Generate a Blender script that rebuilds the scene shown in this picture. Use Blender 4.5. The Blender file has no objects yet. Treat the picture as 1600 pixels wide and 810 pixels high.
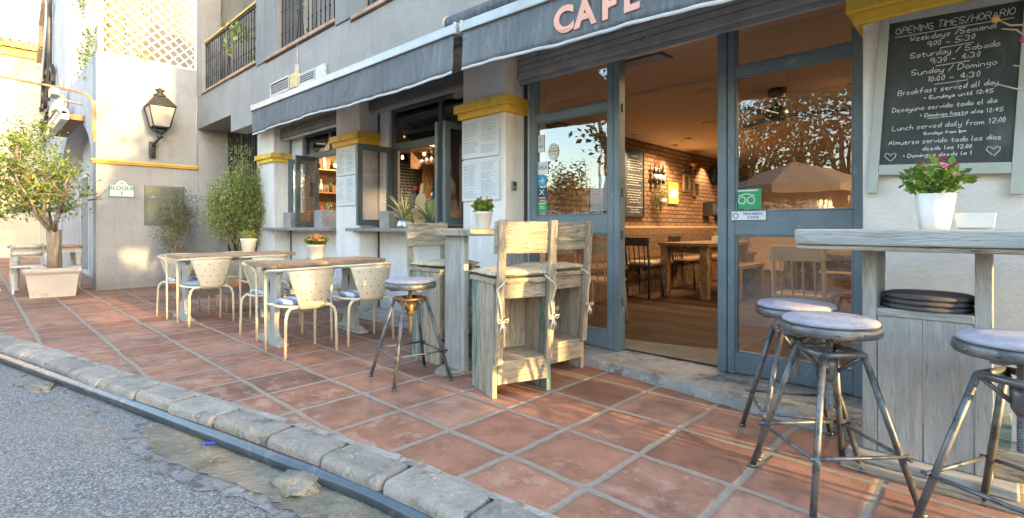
import bpy, bmesh, math, random
from mathutils import Vector, Matrix, Euler
R = math.radians
random.seed(7)
SC = bpy.context.scene
COL = SC.collection

# ------------------------------------------------------------------ camera, sky, sun, exposure
cd = bpy.data.cameras.new('camera'); cam = bpy.data.objects.new('camera', cd); COL.objects.link(cam)
cam.location = (0, 0, 1.1); cam.rotation_euler = (R(90), 0, R(43.53))
cd.lens = 18.0; cd.sensor_width = 36.0; cd.shift_y = -0.03125; cd.clip_start = 0.05; cd.clip_end = 2000
SC.camera = cam
SUN_EL = 9.0; SUN_K = 0.03
W = bpy.data.worlds.new('World'); SC.world = W; W.use_nodes = True
wn = W.node_tree.nodes; bgn = wn['Background']
sk = wn.new('ShaderNodeTexSky'); sk.sky_type = 'NISHITA'; sk.sun_disc = False
sk.sun_elevation = R(SUN_EL); sk.sun_rotation = R(90 - 1.7); sk.altitude = 50; sk.air_density = 1.0; sk.dust_density = 1.8; sk.ozone_density = 1.0
W.node_tree.links.new(sk.outputs[0], bgn.inputs[0]); bgn.inputs[1].default_value = 0.15
sl = bpy.data.lights.new('sun', 'SUN'); sl.energy = 2.0; sl.angle = R(0.5); sl.color = (0.74, 0.46, 0.165)
so = bpy.data.objects.new('sun', sl); COL.objects.link(so)
SDIR = Vector((-1, -SUN_K, -math.tan(R(SUN_EL)))).normalized()
so.rotation_euler = SDIR.to_track_quat('-Z', 'Y').to_euler()
SC.view_settings.view_transform = 'Standard'; SC.view_settings.look = 'None'
SC.view_settings.exposure = 3.42; SC.view_settings.gamma = 1.0
SC.cycles.use_denoising = True
SC.cycles.max_bounces = 8; SC.cycles.transparent_max_bounces = 24
SC.cycles.sample_clamp_indirect = 6.0
SC.cycles.caustics_reflective = False; SC.cycles.caustics_refractive = False

# ------------------------------------------------------------------ mesh helper
class MB:
    def __init__(s): s.v = []; s.f = []; s.m = []; s.r = []; s.sm = []; s.cur = 0.0
    def _add(s, vs, fs, m, smooth=False, r=None):
        r = random.random() if r is None else r
        b = len(s.v); s.v += [tuple(v) for v in vs]
        for f in fs:
            s.f.append([i + b for i in f]); s.m.append(m); s.r.append(r); s.sm.append(smooth)
    def box(s, x0, x1, y0, y1, z0, z1, m=0, M=None, r=None):
        vs = [Vector((x, y, z)) for z in (z0, z1) for y in (y0, y1) for x in (x0, x1)]
        if M is not None: vs = [M @ v for v in vs]
        s._add(vs, [(0, 2, 3, 1), (4, 5, 7, 6), (0, 1, 5, 4), (2, 6, 7, 3), (0, 4, 6, 2), (1, 3, 7, 5)], m, False, r)
    def beam(s, a, b, w, h, m=0, upv=(0, 0, 1), r=None):
        a = Vector(a); b = Vector(b); d = b - a; L = d.length; d.normalize()
        u = Vector(upv)
        if abs(d.dot(u)) > .98: u = Vector((1, 0, 0))
        sx = d.cross(u).normalized(); u = sx.cross(d)
        M = Matrix((sx, d, u)).transposed().to_4x4(); M.translation = a
        s.box(-w / 2, w / 2, 0, L, -h / 2, h / 2, m, M, r)
    def tube(s, pts, rad, n=10, m=0, closed=False, r=None, cap=True):
        pts = [Vector(p) for p in pts]; N = len(pts)
        rads = rad if isinstance(rad, (list, tuple)) else [rad] * N
        vs = []; prev = None
        for i, p in enumerate(pts):
            if closed: t = pts[(i + 1) % N] - pts[i - 1]
            else: t = pts[min(i + 1, N - 1)] - pts[max(i - 1, 0)]
            t.normalize()
            if prev is None:
                q = Vector((0, 0, 1)) if abs(t.z) < .9 else Vector((1, 0, 0))
            else: q = prev
            u = (q - t * q.dot(t)).normalized(); prev = u; w = t.cross(u)
            for k in range(n):
                a = 2 * math.pi * (k + .5) / n
                vs.append(p + (u * math.cos(a) + w * math.sin(a)) * rads[i])
        fs = []
        for i in range(N if closed else N - 1):
            j = (i + 1) % N
            for k in range(n):
                fs.append((i * n + k, i * n + (k + 1) % n, j * n + (k + 1) % n, j * n + k))
        rr = random.random() if r is None else r
        b = len(s.v)
        s._add(vs, fs, m, n > 5, rr)
        if cap and not closed:
            for f in ([b + k for k in range(n)][::-1], [b + (N - 1) * n + k for k in range(n)]):
                s.f.append(f); s.m.append(m); s.r.append(rr); s.sm.append(False)
    def lathe(s, prof, c=(0, 0, 0), n=24, m=0, smooth=True, r=None, sx=1, sy=1):
        vs = []; fs = []
        for (rad, z) in prof:
            for k in range(n):
                a = 2 * math.pi * k / n
                vs.append((c[0] + sx * rad * math.cos(a), c[1] + sy * rad * math.sin(a), c[2] + z))
        for i in range(len(prof) - 1):
            for k in range(n):
                fs.append((i * n + k, i * n + (k + 1) % n, (i + 1) * n + (k + 1) % n, (i + 1) * n + k))
        rr = random.random() if r is None else r
        b = len(s.v); s._add(vs, fs, m, smooth, rr)
        if prof[0][0] > 1e-4: s.f.append([b + k for k in range(n)][::-1]); s.m.append(m); s.r.append(rr); s.sm.append(False)
        if prof[-1][0] > 1e-4: s.f.append([b + (len(prof) - 1) * n + k for k in range(n)]); s.m.append(m); s.r.append(rr); s.sm.append(False)
    def prism(s, poly, fn, d0, d1, m=0, r=None):
        """poly of (a,b); fn(a,b,d) -> point"""
        n = len(poly)
        vs = [fn(a, b, d0) for a, b in poly] + [fn(a, b, d1) for a, b in poly]
        fs = [list(range(n))[::-1], list(range(n, 2 * n))] + [(i, (i + 1) % n, n + (i + 1) % n, n + i) for i in range(n)]
        s._add(vs, fs, m, False, r)
    def grid(s, nu, nv, fn, m=0, smooth=True, r=None, thick=0):
        vs = [Vector(fn(i / nu, j / nv)) for j in range(nv + 1) for i in range(nu + 1)]
        fs = [(j * (nu + 1) + i, j * (nu + 1) + i + 1, (j + 1) * (nu + 1) + i + 1, (j + 1) * (nu + 1) + i) for j in range(nv) for i in range(nu)]
        s._add(vs, fs, m, smooth, r)
    def quad(s, vs, m=0, r=None): s._add(vs, [list(range(len(vs)))], m, False, r)
    def disc(s, c, nrm, rad, m=0, n=8, r=None):
        nrm = Vector(nrm).normalized(); u = nrm.orthogonal().normalized(); w = nrm.cross(u); c = Vector(c)
        s._add([c + (u * math.cos(2 * math.pi * k / n) + w * math.sin(2 * math.pi * k / n)) * rad for k in range(n)], [list(range(n))], m, False, r)
    def leaf(s, p, d, nrm, L, w, m=0, r=None):
        p = Vector(p); d = Vector(d).normalized(); sd = d.cross(Vector(nrm)).normalized(); up = sd.cross(d)
        s._add([p, p + d * L * .5 + sd * w * .5 + up * L * .06, p + d * L, p + d * L * .5 - sd * w * .5 + up * L * .06], [(0, 1, 2), (0, 2, 3)], m, False, r)
    def build(s, name, mats, parent=None, bevel=0, solid=0, sub=0, loc=None, rot=None):
        me = bpy.data.meshes.new(name); me.from_pydata(s.v, [], s.f)
        if not isinstance(mats, (list, tuple)): mats = [mats]
        for m in mats: me.materials.append(m)
        me.polygons.foreach_set('material_index', s.m)
        me.polygons.foreach_set('use_smooth', s.sm)
        at = me.attributes.new('rnd', 'FLOAT', 'FACE'); at.data.foreach_set('value', s.r)
        me.update()
        o = bpy.data.objects.new(name, me); COL.objects.link(o)
        if parent is not None: o.parent = parent
        if loc is not None: o.location = loc
        if rot is not None: o.rotation_euler = rot
        if solid:
            md = o.modifiers.new('solid', 'SOLIDIFY'); md.thickness = solid; md.offset = 0
        if sub:
            md = o.modifiers.new('sub', 'SUBSURF'); md.levels = sub; md.render_levels = sub
        if bevel:
            md = o.modifiers.new('bevel', 'BEVEL'); md.width = bevel; md.segments = 2; md.limit_method = 'ANGLE'; md.angle_limit = R(40)
            md.harden_normals = False
        return o

def tag(o, label, cat, group=None, kind=None):
    o['label'] = label; o['category'] = cat
    if group: o['group'] = group
    if kind: o['kind'] = kind
    return o
def thing(name, label, cat, loc=(0, 0, 0), rz=0, group=None):
    o = bpy.data.objects.new(name, None); COL.objects.link(o)
    o.empty_display_size = .1
    o.location = loc; o.rotation_euler = (0, 0, rz)
    return tag(o, label, cat, group)
def struct(o): o['kind'] = 'structure'; return o
def copy_tree(o, parent=None):
    c = o.copy(); COL.objects.link(c)
    if parent is not None: c.parent = parent
    for ch in [x for x in o.children]: copy_tree(ch, c)
    return c
def dup(o, loc, rz, label, group=None):
    c = copy_tree(o); c.location = loc; c.rotation_euler = (0, 0, rz); c['label'] = label
    if group: c['group'] = group
    return c

# ------------------------------------------------------------------ materials
class NT:
    def __init__(s, name):
        s.mat = bpy.data.materials.new(name); s.mat.use_nodes = True; s.t = s.mat.node_tree; s.t.nodes.clear()
        s.out = s.t.nodes.new('ShaderNodeOutputMaterial')
    def n(s, ty, ins=None, **kw):
        nd = s.t.nodes.new(ty)
        for k, v in kw.items(): setattr(nd, k, v)
        for k, v in (ins or {}).items():
            if hasattr(v, 'is_output') or isinstance(v, bpy.types.NodeSocket): s.t.links.new(v, nd.inputs[k])
            else: nd.inputs[k].default_value = v
        return nd
    def math(s, op, a, b=0.0, clamp=False): return s.n('ShaderNodeMath', {0: a, 1: b}, operation=op, use_clamp=clamp).outputs[0]
    def mix(s, f, a, b, blend='MIX'):
        nd = s.n('ShaderNodeMix', data_type='RGBA', blend_type=blend, clamp_factor=True)
        for i, v in ((0, f), (6, a), (7, b)):
            if isinstance(v, bpy.types.NodeSocket): s.t.links.new(v, nd.inputs[i])
            else: nd.inputs[i].default_value = (v if i == 0 else (*v[:3], 1))
        return nd.outputs[2]
    def ramp(s, f, stops, interp='LINEAR'):
        nd = s.n('ShaderNodeValToRGB', {0: f}); cr = nd.color_ramp; cr.interpolation = interp
        while len(cr.elements) < len(stops): cr.elements.new(.5)
        for e, (p, c) in zip(cr.elements, stops): e.position = p; e.color = (*c[:3], 1) if len(c) > 1 else (c[0], c[0], c[0], 1)
        return nd.outputs[0]
    def sstep(s, x, a, b):
        nd = s.n('ShaderNodeMapRange', {0: x, 1: a, 2: b, 3: 0.0, 4: 1.0}, interpolation_type='SMOOTHSTEP'); return nd.outputs[0]
    def noise(s, vec, scale, detail=5, rough=.55, dist=0.0):
        return s.n('ShaderNodeTexNoise', {'Vector': vec, 'Scale': scale, 'Detail': detail, 'Roughness': rough, 'Distortion': dist}).outputs[0]
    def obj(s): return s.n('ShaderNodeTexCoord').outputs['Object']
    def rnd(s): return s.n('ShaderNodeAttribute', attribute_name='rnd').outputs['Fac']
    def mapv(s, vec, sc): return s.n('ShaderNodeMapping', {'Vector': vec, 'Scale': sc}).outputs[0]
    def bump(s, h, st, dist=.02): return s.n('ShaderNodeBump', {'Height': h, 'Strength': st, 'Distance': dist}).outputs[0]
    def pbsdf(s, **ins):
        b = s.n('ShaderNodeBsdfPrincipled')
        for k, v in ins.items():
            k = k.replace('_', ' ')
            if isinstance(v, bpy.types.NodeSocket): s.t.links.new(v, b.inputs[k])
            elif isinstance(v, tuple): b.inputs[k].default_value = (*v[:3], 1)
            else: b.inputs[k].default_value = v
        return b
    def done(s, sh): s.t.links.new(sh.outputs[0] if hasattr(sh, 'outputs') else sh, s.out.inputs[0]); return s.mat

def pmat(name, c1, c2=None, scale=4, rough=.7, metal=0.0, bump=0.0, bscale=40, rnd=0.0, stretch=(1, 1, 1), wears=(), palette=None, spec=.5, detail=6, rvar=0.0, bdist=.01, coat=0.0):
    t = NT(name); vec = t.obj(); r = None
    if rnd or palette:
        r = t.rnd()
        vec = t.n('ShaderNodeVectorMath', {0: vec, 1: t.n('ShaderNodeCombineXYZ', {0: t.math('MULTIPLY', r, 17.0), 1: t.math('MULTIPLY', r, 31.0), 2: t.math('MULTIPLY', r, 11.0)}).outputs[0]}, operation='ADD').outputs[0]
    sv = t.mapv(vec, stretch)
    n1 = t.noise(sv, scale, detail)
    if palette:
        base = t.ramp(r, [(i / len(palette), c) for i, c in enumerate(palette)], 'CONSTANT')
        c2 = c2 or (1.5, 1.5, 1.5)
        base = t.mix(t.sstep(n1, .35, .7), base, t.mix(.75, base, c2))
    else:
        base = t.mix(t.sstep(n1, .3, .7), c1, c2 or tuple(x * 1.25 for x in c1))
    for (wc, ws, lo, hi, amt) in wears:
        base = t.mix(t.math('MULTIPLY', t.sstep(t.noise(sv, ws, 8, .65), lo, hi), amt), base, wc)
    if rnd:
        k = t.math('ADD', t.math('MULTIPLY', r, rnd), 1 - rnd / 2)
        base = t.mix(1.0, base, t.n('ShaderNodeCombineColor', {0: k, 1: k, 2: k}).outputs[0], 'MULTIPLY')
    kw = dict(Base_Color=base, Metallic=metal)
    kw['Roughness'] = t.math('ADD', t.math('MULTIPLY', n1, rvar), rough - rvar / 2) if rvar else rough
    b = t.pbsdf(**kw); b.inputs['Specular IOR Level'].default_value = spec
    if coat: b.inputs['Coat Weight'].default_value = coat
    if bump:
        t.t.links.new(t.bump(t.noise(sv, bscale, 6, .6), bump, bdist), b.inputs['Normal'])
    return t.done(b)

def leafmat(name, c1, c2, c3=None, tr=.35):
    t = NT(name); r = t.rnd()
    st = [(0, c1), (.6, c2)] + ([(1, c3)] if c3 else [(1, c2)])
    c = t.ramp(r, st)
    d = t.pbsdf(Base_Color=c, Roughness=.5); d.inputs['Specular IOR Level'].default_value = .35
    tl = t.n('ShaderNodeBsdfTranslucent', {0: t.mix(1.0, c, (1.3, 1.3, .7), 'MULTIPLY')})
    return t.done(t.n('ShaderNodeMixShader', {0: tr, 1: d.outputs[0], 2: tl.outputs[0]}))

def glassmat(name, base=.10, gain=1.0, tint=(1, 1, 1), rough=0.0):
    t = NT(name)
    fr = t.n('ShaderNodeFresnel', {'IOR': 1.5}).outputs[0]
    f = t.math('ADD', t.math('MULTIPLY', fr, gain), base, True)
    nv = t.bump(t.noise(t.obj(), 1.7, 2), .035, .05)
    g = t.n('ShaderNodeBsdfGlossy', {0: (1, 1, 1, 1), 'Roughness': rough, 'Normal': nv}); tr = t.n('ShaderNodeBsdfTransparent', {0: (*tint, 1)})
    return t.done(t.n('ShaderNodeMixShader', {0: f, 1: tr.outputs[0], 2: g.outputs[0]}))
def emat(name, c, s):
    t = NT(name); return t.done(t.n('ShaderNodeEmission', {0: (*c, 1), 1: s}))

def plaster(name, c, stain=(.42, .40, .38), streak=True, amt=.5, bump=.35, base_dirt=0.0):
    t = NT(name); v = t.obj()
    n1 = t.noise(v, 1.3, 7, .62); n2 = t.noise(t.mapv(v, (5.5, 5.5, .25)), 2.0, 8, .65); n3 = t.noise(v, 9, 8, .68, .4); n4 = t.noise(v, 3.1, 8, .7, .5)
    base = t.mix(t.sstep(n1, .32, .68), c, tuple(x * .84 for x in c))
    base = t.mix(t.math('MULTIPLY', t.sstep(n4, .55, .60), .30), base, tuple(min(.9, x * 1.12) for x in c))
    if streak: base = t.mix(t.math('MULTIPLY', t.sstep(n2, .50, .74), amt), base, stain)
    base = t.mix(t.math('MULTIPLY', t.sstep(n3, .60, .72), .40), base, stain)
    if base_dirt:   # splash dirt near the ground
        z = t.n('ShaderNodeSeparateXYZ', {0: v}).outputs[2]
        g = t.math('SUBTRACT', 1.0, t.sstep(t.math('ADD', z, t.math('MULTIPLY', t.math('SUBTRACT', n3, .5), .6)), .02, .42))
        base = t.mix(t.math('MULTIPLY', g, base_dirt), base, tuple(x * .55 for x in stain))
    b = t.pbsdf(Base_Color=base, Roughness=.9); b.inputs['Specular IOR Level'].default_value = .2
    h = t.math('ADD', t.math('MULTIPLY', t.noise(v, 6, 5), 1.0), t.math('MULTIPLY', t.noise(v, 45, 6, .65), .6))
    t.t.links.new(t.bump(h, bump, .03), b.inputs['Normal'])
    return t.done(b)

def tiles():
    t = NT('terracotta_paving'); v = t.obj(); s = t.n('ShaderNodeSeparateXYZ', {0: v})
    wob = t.math('MULTIPLY', t.math('SUBTRACT', t.noise(v, 2.3, 3), .5), .05)
    P = .446
    def ax(o, off):
        q = t.math('DIVIDE', t.math('ADD', t.math('ADD', o, -off), wob), P)
        fl = t.math('FLOOR', q); fr = t.math('SUBTRACT', q, fl)
        return fl, t.math('MULTIPLY', t.math('MINIMUM', fr, t.math('SUBTRACT', 1.0, fr)), P)
    fx, dx = ax(s.outputs[0], -1.26); fy, dy = ax(s.outputs[1], 1.773)
    d = t.math('MINIMUM', dx, dy)
    d = t.math('ADD', d, t.math('MULTIPLY', t.math('SUBTRACT', t.noise(v, 26, 4), .5), .012))
    tile = t.sstep(t.math('ADD', d, t.math('MULTIPLY', t.math('SUBTRACT', t.noise(v, 7, 4), .5), .018)), .011, .022)
    wn_ = t.n('ShaderNodeTexWhiteNoise', {'Vector': t.n('ShaderNodeCombineXYZ', {0: fx, 1: fy}).outputs[0]}, noise_dimensions='2D')
    rv = wn_.outputs[0]
    col = t.ramp(rv, [(0, (.215, .112, .08)), (.25, (.32, .158, .104)), (.5, (.40, .205, .138)), (.75, (.29, .16, .115)), (1, (.41, .235, .165))])
    n1 = t.noise(v, 5.5, 7, .62)
    col = t.mix(t.math('MULTIPLY', t.sstep(n1, .38, .72), .55), col, (.15, .064, .038))
    # pale lime wear, strongest on some tiles and near the kerb
    near = t.math('SUBTRACT', 1.0, t.sstep(t.math('SUBTRACT', s.outputs[1], t.math('MULTIPLY', s.outputs[0], .22)), 1.7, 3.0))
    w = t.math('ADD', t.noise(v, 8.5, 10, .74, .12), t.math('ADD', t.math('MULTIPLY', t.math('SUBTRACT', t.n('ShaderNodeSeparateColor', {0: wn_.outputs[1]}).outputs[1], .5), .16), t.math('MULTIPLY', near, .09)))
    col = t.mix(t.math('MULTIPLY', t.sstep(w, .60, .68), .55), col, (.45, .30, .235))
    col = t.mix(t.math('MULTIPLY', t.sstep(t.noise(v, 60, 4), .62, .75), .4), col, (.10, .05, .035))
    col = t.mix(t.math('MULTIPLY', t.sstep(t.noise(v, 1.4, 7, .62, .3), .52, .66), .42), col, (.13, .072, .05))
    col = t.mix(t.math('MULTIPLY', t.math('SUBTRACT', 1.0, t.sstep(d, .014, .06)), .30), col, (.17, .11, .08))
    gr = t.mix(t.noise(v, 30, 5), (.22, .185, .15), (.38, .33, .275))
    c = t.mix(tile, gr, col)
    b = t.pbsdf(Base_Color=c, Roughness=t.math('ADD', t.math('MULTIPLY', n1, .3), .62))
    b.inputs['Specular IOR Level'].default_value = .22
    h = t.math('ADD', t.math('MULTIPLY', t.sstep(d, .006, .03), .8), t.math('ADD', t.math('MULTIPLY', t.noise(v, 9, 4), .6), t.math('MULTIPLY', t.noise(v, 55, 6, .65), .4)))
    h = t.math('ADD', h, t.math('MULTIPLY', rv, .3))
    t.t.links.new(t.bump(h, .55, .012), b.inputs['Normal'])
    return t.done(b)

def asphalt():
    t = NT('asphalt'); v = t.obj()
    vo = t.n('ShaderNodeTexVoronoi', {'Vector': v, 'Scale': 110.0}); vo2 = t.n('ShaderNodeTexVoronoi', {'Vector': v, 'Scale': 40.0})
    rc = t.n('ShaderNodeSeparateColor', {0: vo.outputs[1]}).outputs[0]
    c = t.ramp(rc, [(0, (.09, .092, .094)), (.35, (.17, .172, .172)), (.75, (.25, .25, .25)), (1, (.42, .415, .41))])
    c = t.mix(t.math('MULTIPLY', t.sstep(t.noise(v, 1.1, 6, .6), .4, .7), .5), c, (.26, .25, .235))
    c = t.mix(t.math('MULTIPLY', t.sstep(t.noise(v, 9, 6), .62, .75), .6), c, (.09, .085, .08))
    b = t.pbsdf(Base_Color=c, Roughness=.85)
    h = t.math('ADD', t.math('MULTIPLY', t.math('SUBTRACT', 1.0, vo.outputs[0]), .5), t.math('ADD', t.math('MULTIPLY', t.math('SUBTRACT', 1.0, vo2.outputs[0]), .5), t.math('MULTIPLY', t.noise(v, 4, 3), .6)))
    t.t.links.new(t.bump(h, .9, .012), b.inputs['Normal'])
    return t.done(b)

def bricks(name, c1, c2, mortar, bw=.24, bh=.075, axes='YZ'):
    t = NT(name); v = t.obj(); s = t.n('ShaderNodeSeparateXYZ', {0: v})
    a = s.outputs['XYZ'.index(axes[0])]; b_ = s.outputs['XYZ'.index(axes[1])]
    wob = t.n('ShaderNodeCombineXYZ', {0: t.math('ADD', a, t.math('MULTIPLY', t.noise(v, 9, 3), .03)), 1: t.math('ADD', b_, t.math('MULTIPLY', t.noise(v, 7, 3), .03))})
    br = t.n('ShaderNodeTexBrick', {'Vector': wob.outputs[0], 'Color1': (*c1, 1), 'Color2': (*c2, 1), 'Mortar': (*mortar, 1), 'Scale': 1.0, 'Mortar Size': .012, 'Mortar Smooth': .3, 'Bias': -.1, 'Brick Width': bw, 'Row Height': bh})
    c = t.mix(t.math('MULTIPLY', t.noise(v, 12, 6), .6), br.outputs[0], tuple(x * .5 for x in c1))
    p = t.pbsdf(Base_Color=c, Roughness=.85)
    h = t.math('ADD', t.math('MULTIPLY', br.outputs[1], -1.0), t.math('MULTIPLY', t.noise(v, 25, 5), .7))
    t.t.links.new(t.bump(h, .9, .02), p.inputs['Normal'])
    return t.done(p)

def woodfloor():
    t = NT('wood_floor'); v = t.obj(); s = t.n('ShaderNodeSeparateXYZ', {0: v})
    wv = t.n('ShaderNodeCombineXYZ', {0: s.outputs[0], 1: s.outputs[1]})
    br = t.n('ShaderNodeTexBrick', {'Vector': wv.outputs[0], 'Color1': (.075, .040, .023, 1), 'Color2': (.016, .010, .007, 1), 'Mortar': (.02, .012, .008, 1), 'Scale': 1.0, 'Mortar Size': .006, 'Brick Width': 1.2, 'Row Height': .14, 'Bias': 0.0})
    c = t.mix(t.math('MULTIPLY', t.noise(t.mapv(v, (1.5, 14, 1)), 3, 6), .35), br.outputs[0], (.09, .05, .03))
    p = t.pbsdf(Base_Color=c, Roughness=.7); p.inputs['Specular IOR Level'].default_value = .08
    return t.done(p)

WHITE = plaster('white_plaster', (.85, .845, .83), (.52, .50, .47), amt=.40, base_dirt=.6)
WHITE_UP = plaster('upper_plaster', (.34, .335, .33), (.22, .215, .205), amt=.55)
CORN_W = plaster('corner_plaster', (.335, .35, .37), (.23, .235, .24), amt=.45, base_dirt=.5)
STUCCO = plaster('rough_stucco', (.76, .74, .70), (.60, .57, .53), amt=.2, bump=.4, base_dirt=.3)
YELLOW = pmat('yellow_paint', (.84, .53, .05), (.90, .62, .11), 6, .65, wears=(((.40, .24, .05), 6, .50, .66, .65), ((.88, .72, .36), 17, .58, .66, .6), ((.22, .16, .07), 28, .62, .70, .6)), bump=.4, bscale=30)
OCHRE = pmat('ochre_paint', (.58, .34, .07), (.66, .42, .12), 6, .7, wears=(((.3, .2, .1), 7, .55, .75, .6),), bump=.2, bscale=30)
TILEM = tiles(); ASPH = asphalt()
CONC = pmat('concrete', (.30, .285, .26), (.42, .40, .37), 4, .95, bump=1.0, bscale=35, bdist=.02, spec=.12, wears=(((.16, .145, .12), 6, .52, .64, .75), ((.54, .52, .49), 13, .56, .64, .65)))
KERBM = pmat('kerb_stone', (.265, .255, .23), (.36, .345, .315), 5, .95, bump=.8, bscale=28, bdist=.03, rnd=.35, spec=.15, wears=(((.13, .125, .105), 7, .55, .68, .6), ((.48, .46, .42), 22, .58, .66, .6), ((.07, .065, .055), 60, .6, .68, .6)))
PATCHM = pmat('patch_mortar', (.215, .195, .15), (.29, .265, .21), 4, .97, bump=1.0, bscale=24, bdist=.03, spec=.08, wears=(((.13, .125, .08), 3, .52, .66, .7), ((.36, .34, .29), 16, .56, .66, .6), ((.10, .09, .07), 40, .60, .68, .6)))
RIMM = pmat('pale_mortar', (.24, .24, .235), (.34, .335, .325), 6, .97, bump=1.0, bscale=40, bdist=.02, spec=.08, wears=(((.13, .13, .125), 14, .48, .60, .85), ((.42, .41, .40), 30, .58, .66, .6)))
SILLM = pmat('grey_slab', (.20, .205, .21), (.29, .295, .30), 6, .75, bump=.4, bscale=30, wears=(((.10, .10, .10), 9, .55, .7, .6),))
FRAME = pmat('blue_grey_paint', (.125, .175, .205), (.16, .21, .24), 5, .45, bump=.15, bscale=30, wears=(((.32, .36, .38), 20, .60, .68, .5), ((.07, .10, .12), 6, .56, .70, .5)))
FRAMED = pmat('dark_teal_paint', (.065, .095, .11), (.08, .115, .13), 5, .45)
DARKM = pmat('dark_steel', (.05, .055, .06), (.075, .08, .085), 8, .5, .3)
SHUT = pmat('shutter_steel', (.36, .365, .36), (.48, .48, .47), 5, .55, .1, bump=.3, wears=(((.5, .5, .48), 11, .56, .64, .6), ((.05, .05, .05), 7, .6, .7, .6)))
ALU = pmat('white_aluminium', (.34, .36, .38), (.42, .44, .45), 5, .4, .2, wears=(((.28, .28, .28), 12, .56, .68, .6),))
CANVAS = NT('awning_canvas')
def _canvas(t):
    v = t.obj(); n = t.noise(t.mapv(v, (6.5, 1, .9)), 2.2, 5, .55, 1.6); m = t.noise(v, 2.2, 5)
    c = t.mix(t.sstep(m, .35, .7), (.105, .13, .152), (.15, .172, .19))
    c = t.mix(t.math('MULTIPLY', t.sstep(n, .50, .72), .42), c, (.235, .255, .27))
    b = t.pbsdf(Base_Color=c, Roughness=.75)
    t.t.links.new(t.bump(n, 1.0, .06), b.inputs['Normal']); return t.done(b)
CANVAS = _canvas(CANVAS)
HEM = pmat('awning_hem', (.42, .42, .43), (.5, .5, .51), 6, .8)
PINK = pmat('salmon_lettering', (.72, .37, .29), (.76, .42, .34), 9, .8)
GLASS = glassmat('door_glass', .11, 1.4)
GLASSW = glassmat('window_glass', .10, 1.3)
BLACK = pmat('black_iron', (.03, .032, .035), (.05, .052, .055), 12, .55, .4, bump=.1)
CREAM = pmat('cream_enamel', (.62, .56, .42), (.67, .61, .47), 5, .4, wears=(((.22, .13, .07), 26, .68, .75, .8),), rnd=.06)
HOLE = pmat('hole_dark', (.03, .028, .025), None, 5, .9)
STEEL = pmat('raw_steel', (.115, .125, .135), (.19, .20, .21), 9, .42, .55, rvar=.25, wears=(((.055, .055, .055), 14, .5, .64, .8), ((.30, .29, .27), 30, .60, .68, .6)), bump=.15, bscale=60)
RUST = pmat('rusty_steel', (.15, .105, .06), (.22, .155, .09), 9, .5, .7, wears=(((.10, .065, .04), 14, .52, .7, .8),), bump=.15)
GREYFAB = pmat('grey_fabric', (.30, .29, .34), (.40, .385, .43), 30, .95, bump=.5, bscale=220, bdist=.004)
DARKFAB = pmat('charcoal_fabric', (.075, .075, .085), (.11, .11, .12), 30, .95, bump=.5, bscale=200, bdist=.004)
BLUEFAB = pmat('blue_fabric', (.23, .29, .42), (.30, .36, .48), 30, .95, bump=.4, bscale=200, bdist=.004)
def stripes():
    t = NT('striped_fabric'); s = t.n('ShaderNodeSeparateXYZ', {0: t.obj()})
    f = t.math('FRACT', t.math('MULTIPLY', s.outputs[1], 11.0)); g = t.math('FRACT', t.math('MULTIPLY', s.outputs[0], 9.0))
    c = t.mix(t.sstep(f, .48, .54), (.62, .63, .64), (.16, .22, .35))
    c = t.mix(t.math('MULTIPLY', t.sstep(g, .55, .6), .35), c, (.30, .36, .46))
    b = t.pbsdf(Base_Color=c, Roughness=.95); return t.done(b)
STRIPE = stripes()
def pattern():
    t = NT('patterned_fabric'); v = t.obj()
    w = t.n('ShaderNodeTexWave', {'Vector': v, 'Scale': 14.0, 'Distortion': 9.0, 'Detail': 2.0, 'Detail Scale': 3.0}).outputs[1]
    c = t.mix(t.sstep(w, .35, .6), (.46, .33, .14), (.60, .55, .44))
    c = t.mix(t.math('MULTIPLY', t.sstep(t.noise(v, 22, 3), .55, .62), .6), c, (.33, .33, .29))
    return t.done(t.pbsdf(Base_Color=c, Roughness=.95))
PATT = pattern()
WOODP = [(.33, .285, .215), (.25, .255, .215), (.39, .335, .25), (.30, .275, .225), (.10, .225, .205), (.36, .305, .225)]
def wood(name, pal, stretch, c2=(.50, .44, .34), wr=(.15, .115, .075), k=1.0):
    return pmat(name, pal[0], c2, 5, .8, palette=pal, stretch=stretch, bump=.8, bscale=22, bdist=.015, spec=.2, wears=((wr, 6, .54, .66, .75 * k), ((.56, .52, .45), 9, .56, .62, .6), (tuple(x * .7 for x in wr), 19, .58, .64, .8 * k)))
WV = wood('weathered_wood_upright', WOODP, (7, 7, .7))
WX = wood('weathered_wood_lengthwise', WOODP, (.7, 7, 7))
WY = wood('weathered_wood_crosswise', [p for p in WOODP if p[0] > .2], (7, .7, 7))
GREYP = [(.36, .375, .365), (.31, .325, .315), (.40, .405, .39)]
GV = wood('limed_wood_upright', GREYP, (6, 6, .6), (.48, .49, .475), (.24, .22, .19), .55)
GX = wood('limed_wood_lengthwise', GREYP, (.6, 6, 6), (.48, .48, .465), (.22, .20, .17), .6)
TOPP = [(.40, .265, .165), (.45, .31, .20), (.36, .24, .15), (.43, .29, .185)]
TY = wood('oiled_top_wood', TOPP, (9, .8, 9), (.52, .38, .26), (.16, .10, .065))
TWH = pmat('white_painted_wood', (.44, .45, .44), (.55, .56, .55), 6, .7, stretch=(4, 4, .7), wears=(((.25, .22, .18), 9, .6, .72, .7),), bump=.2)
DKWOOD = wood('dark_cafe_wood', [(.17, .095, .045), (.21, .12, .058), (.14, .08, .04)], (.8, 6, 6), (.26, .16, .08), (.06, .035, .02))
DKWOODV = wood('dark_cafe_wood_upright', [(.17, .095, .045), (.21, .12, .058)], (6, 6, .8), (.26, .16, .08), (.06, .035, .02))
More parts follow.
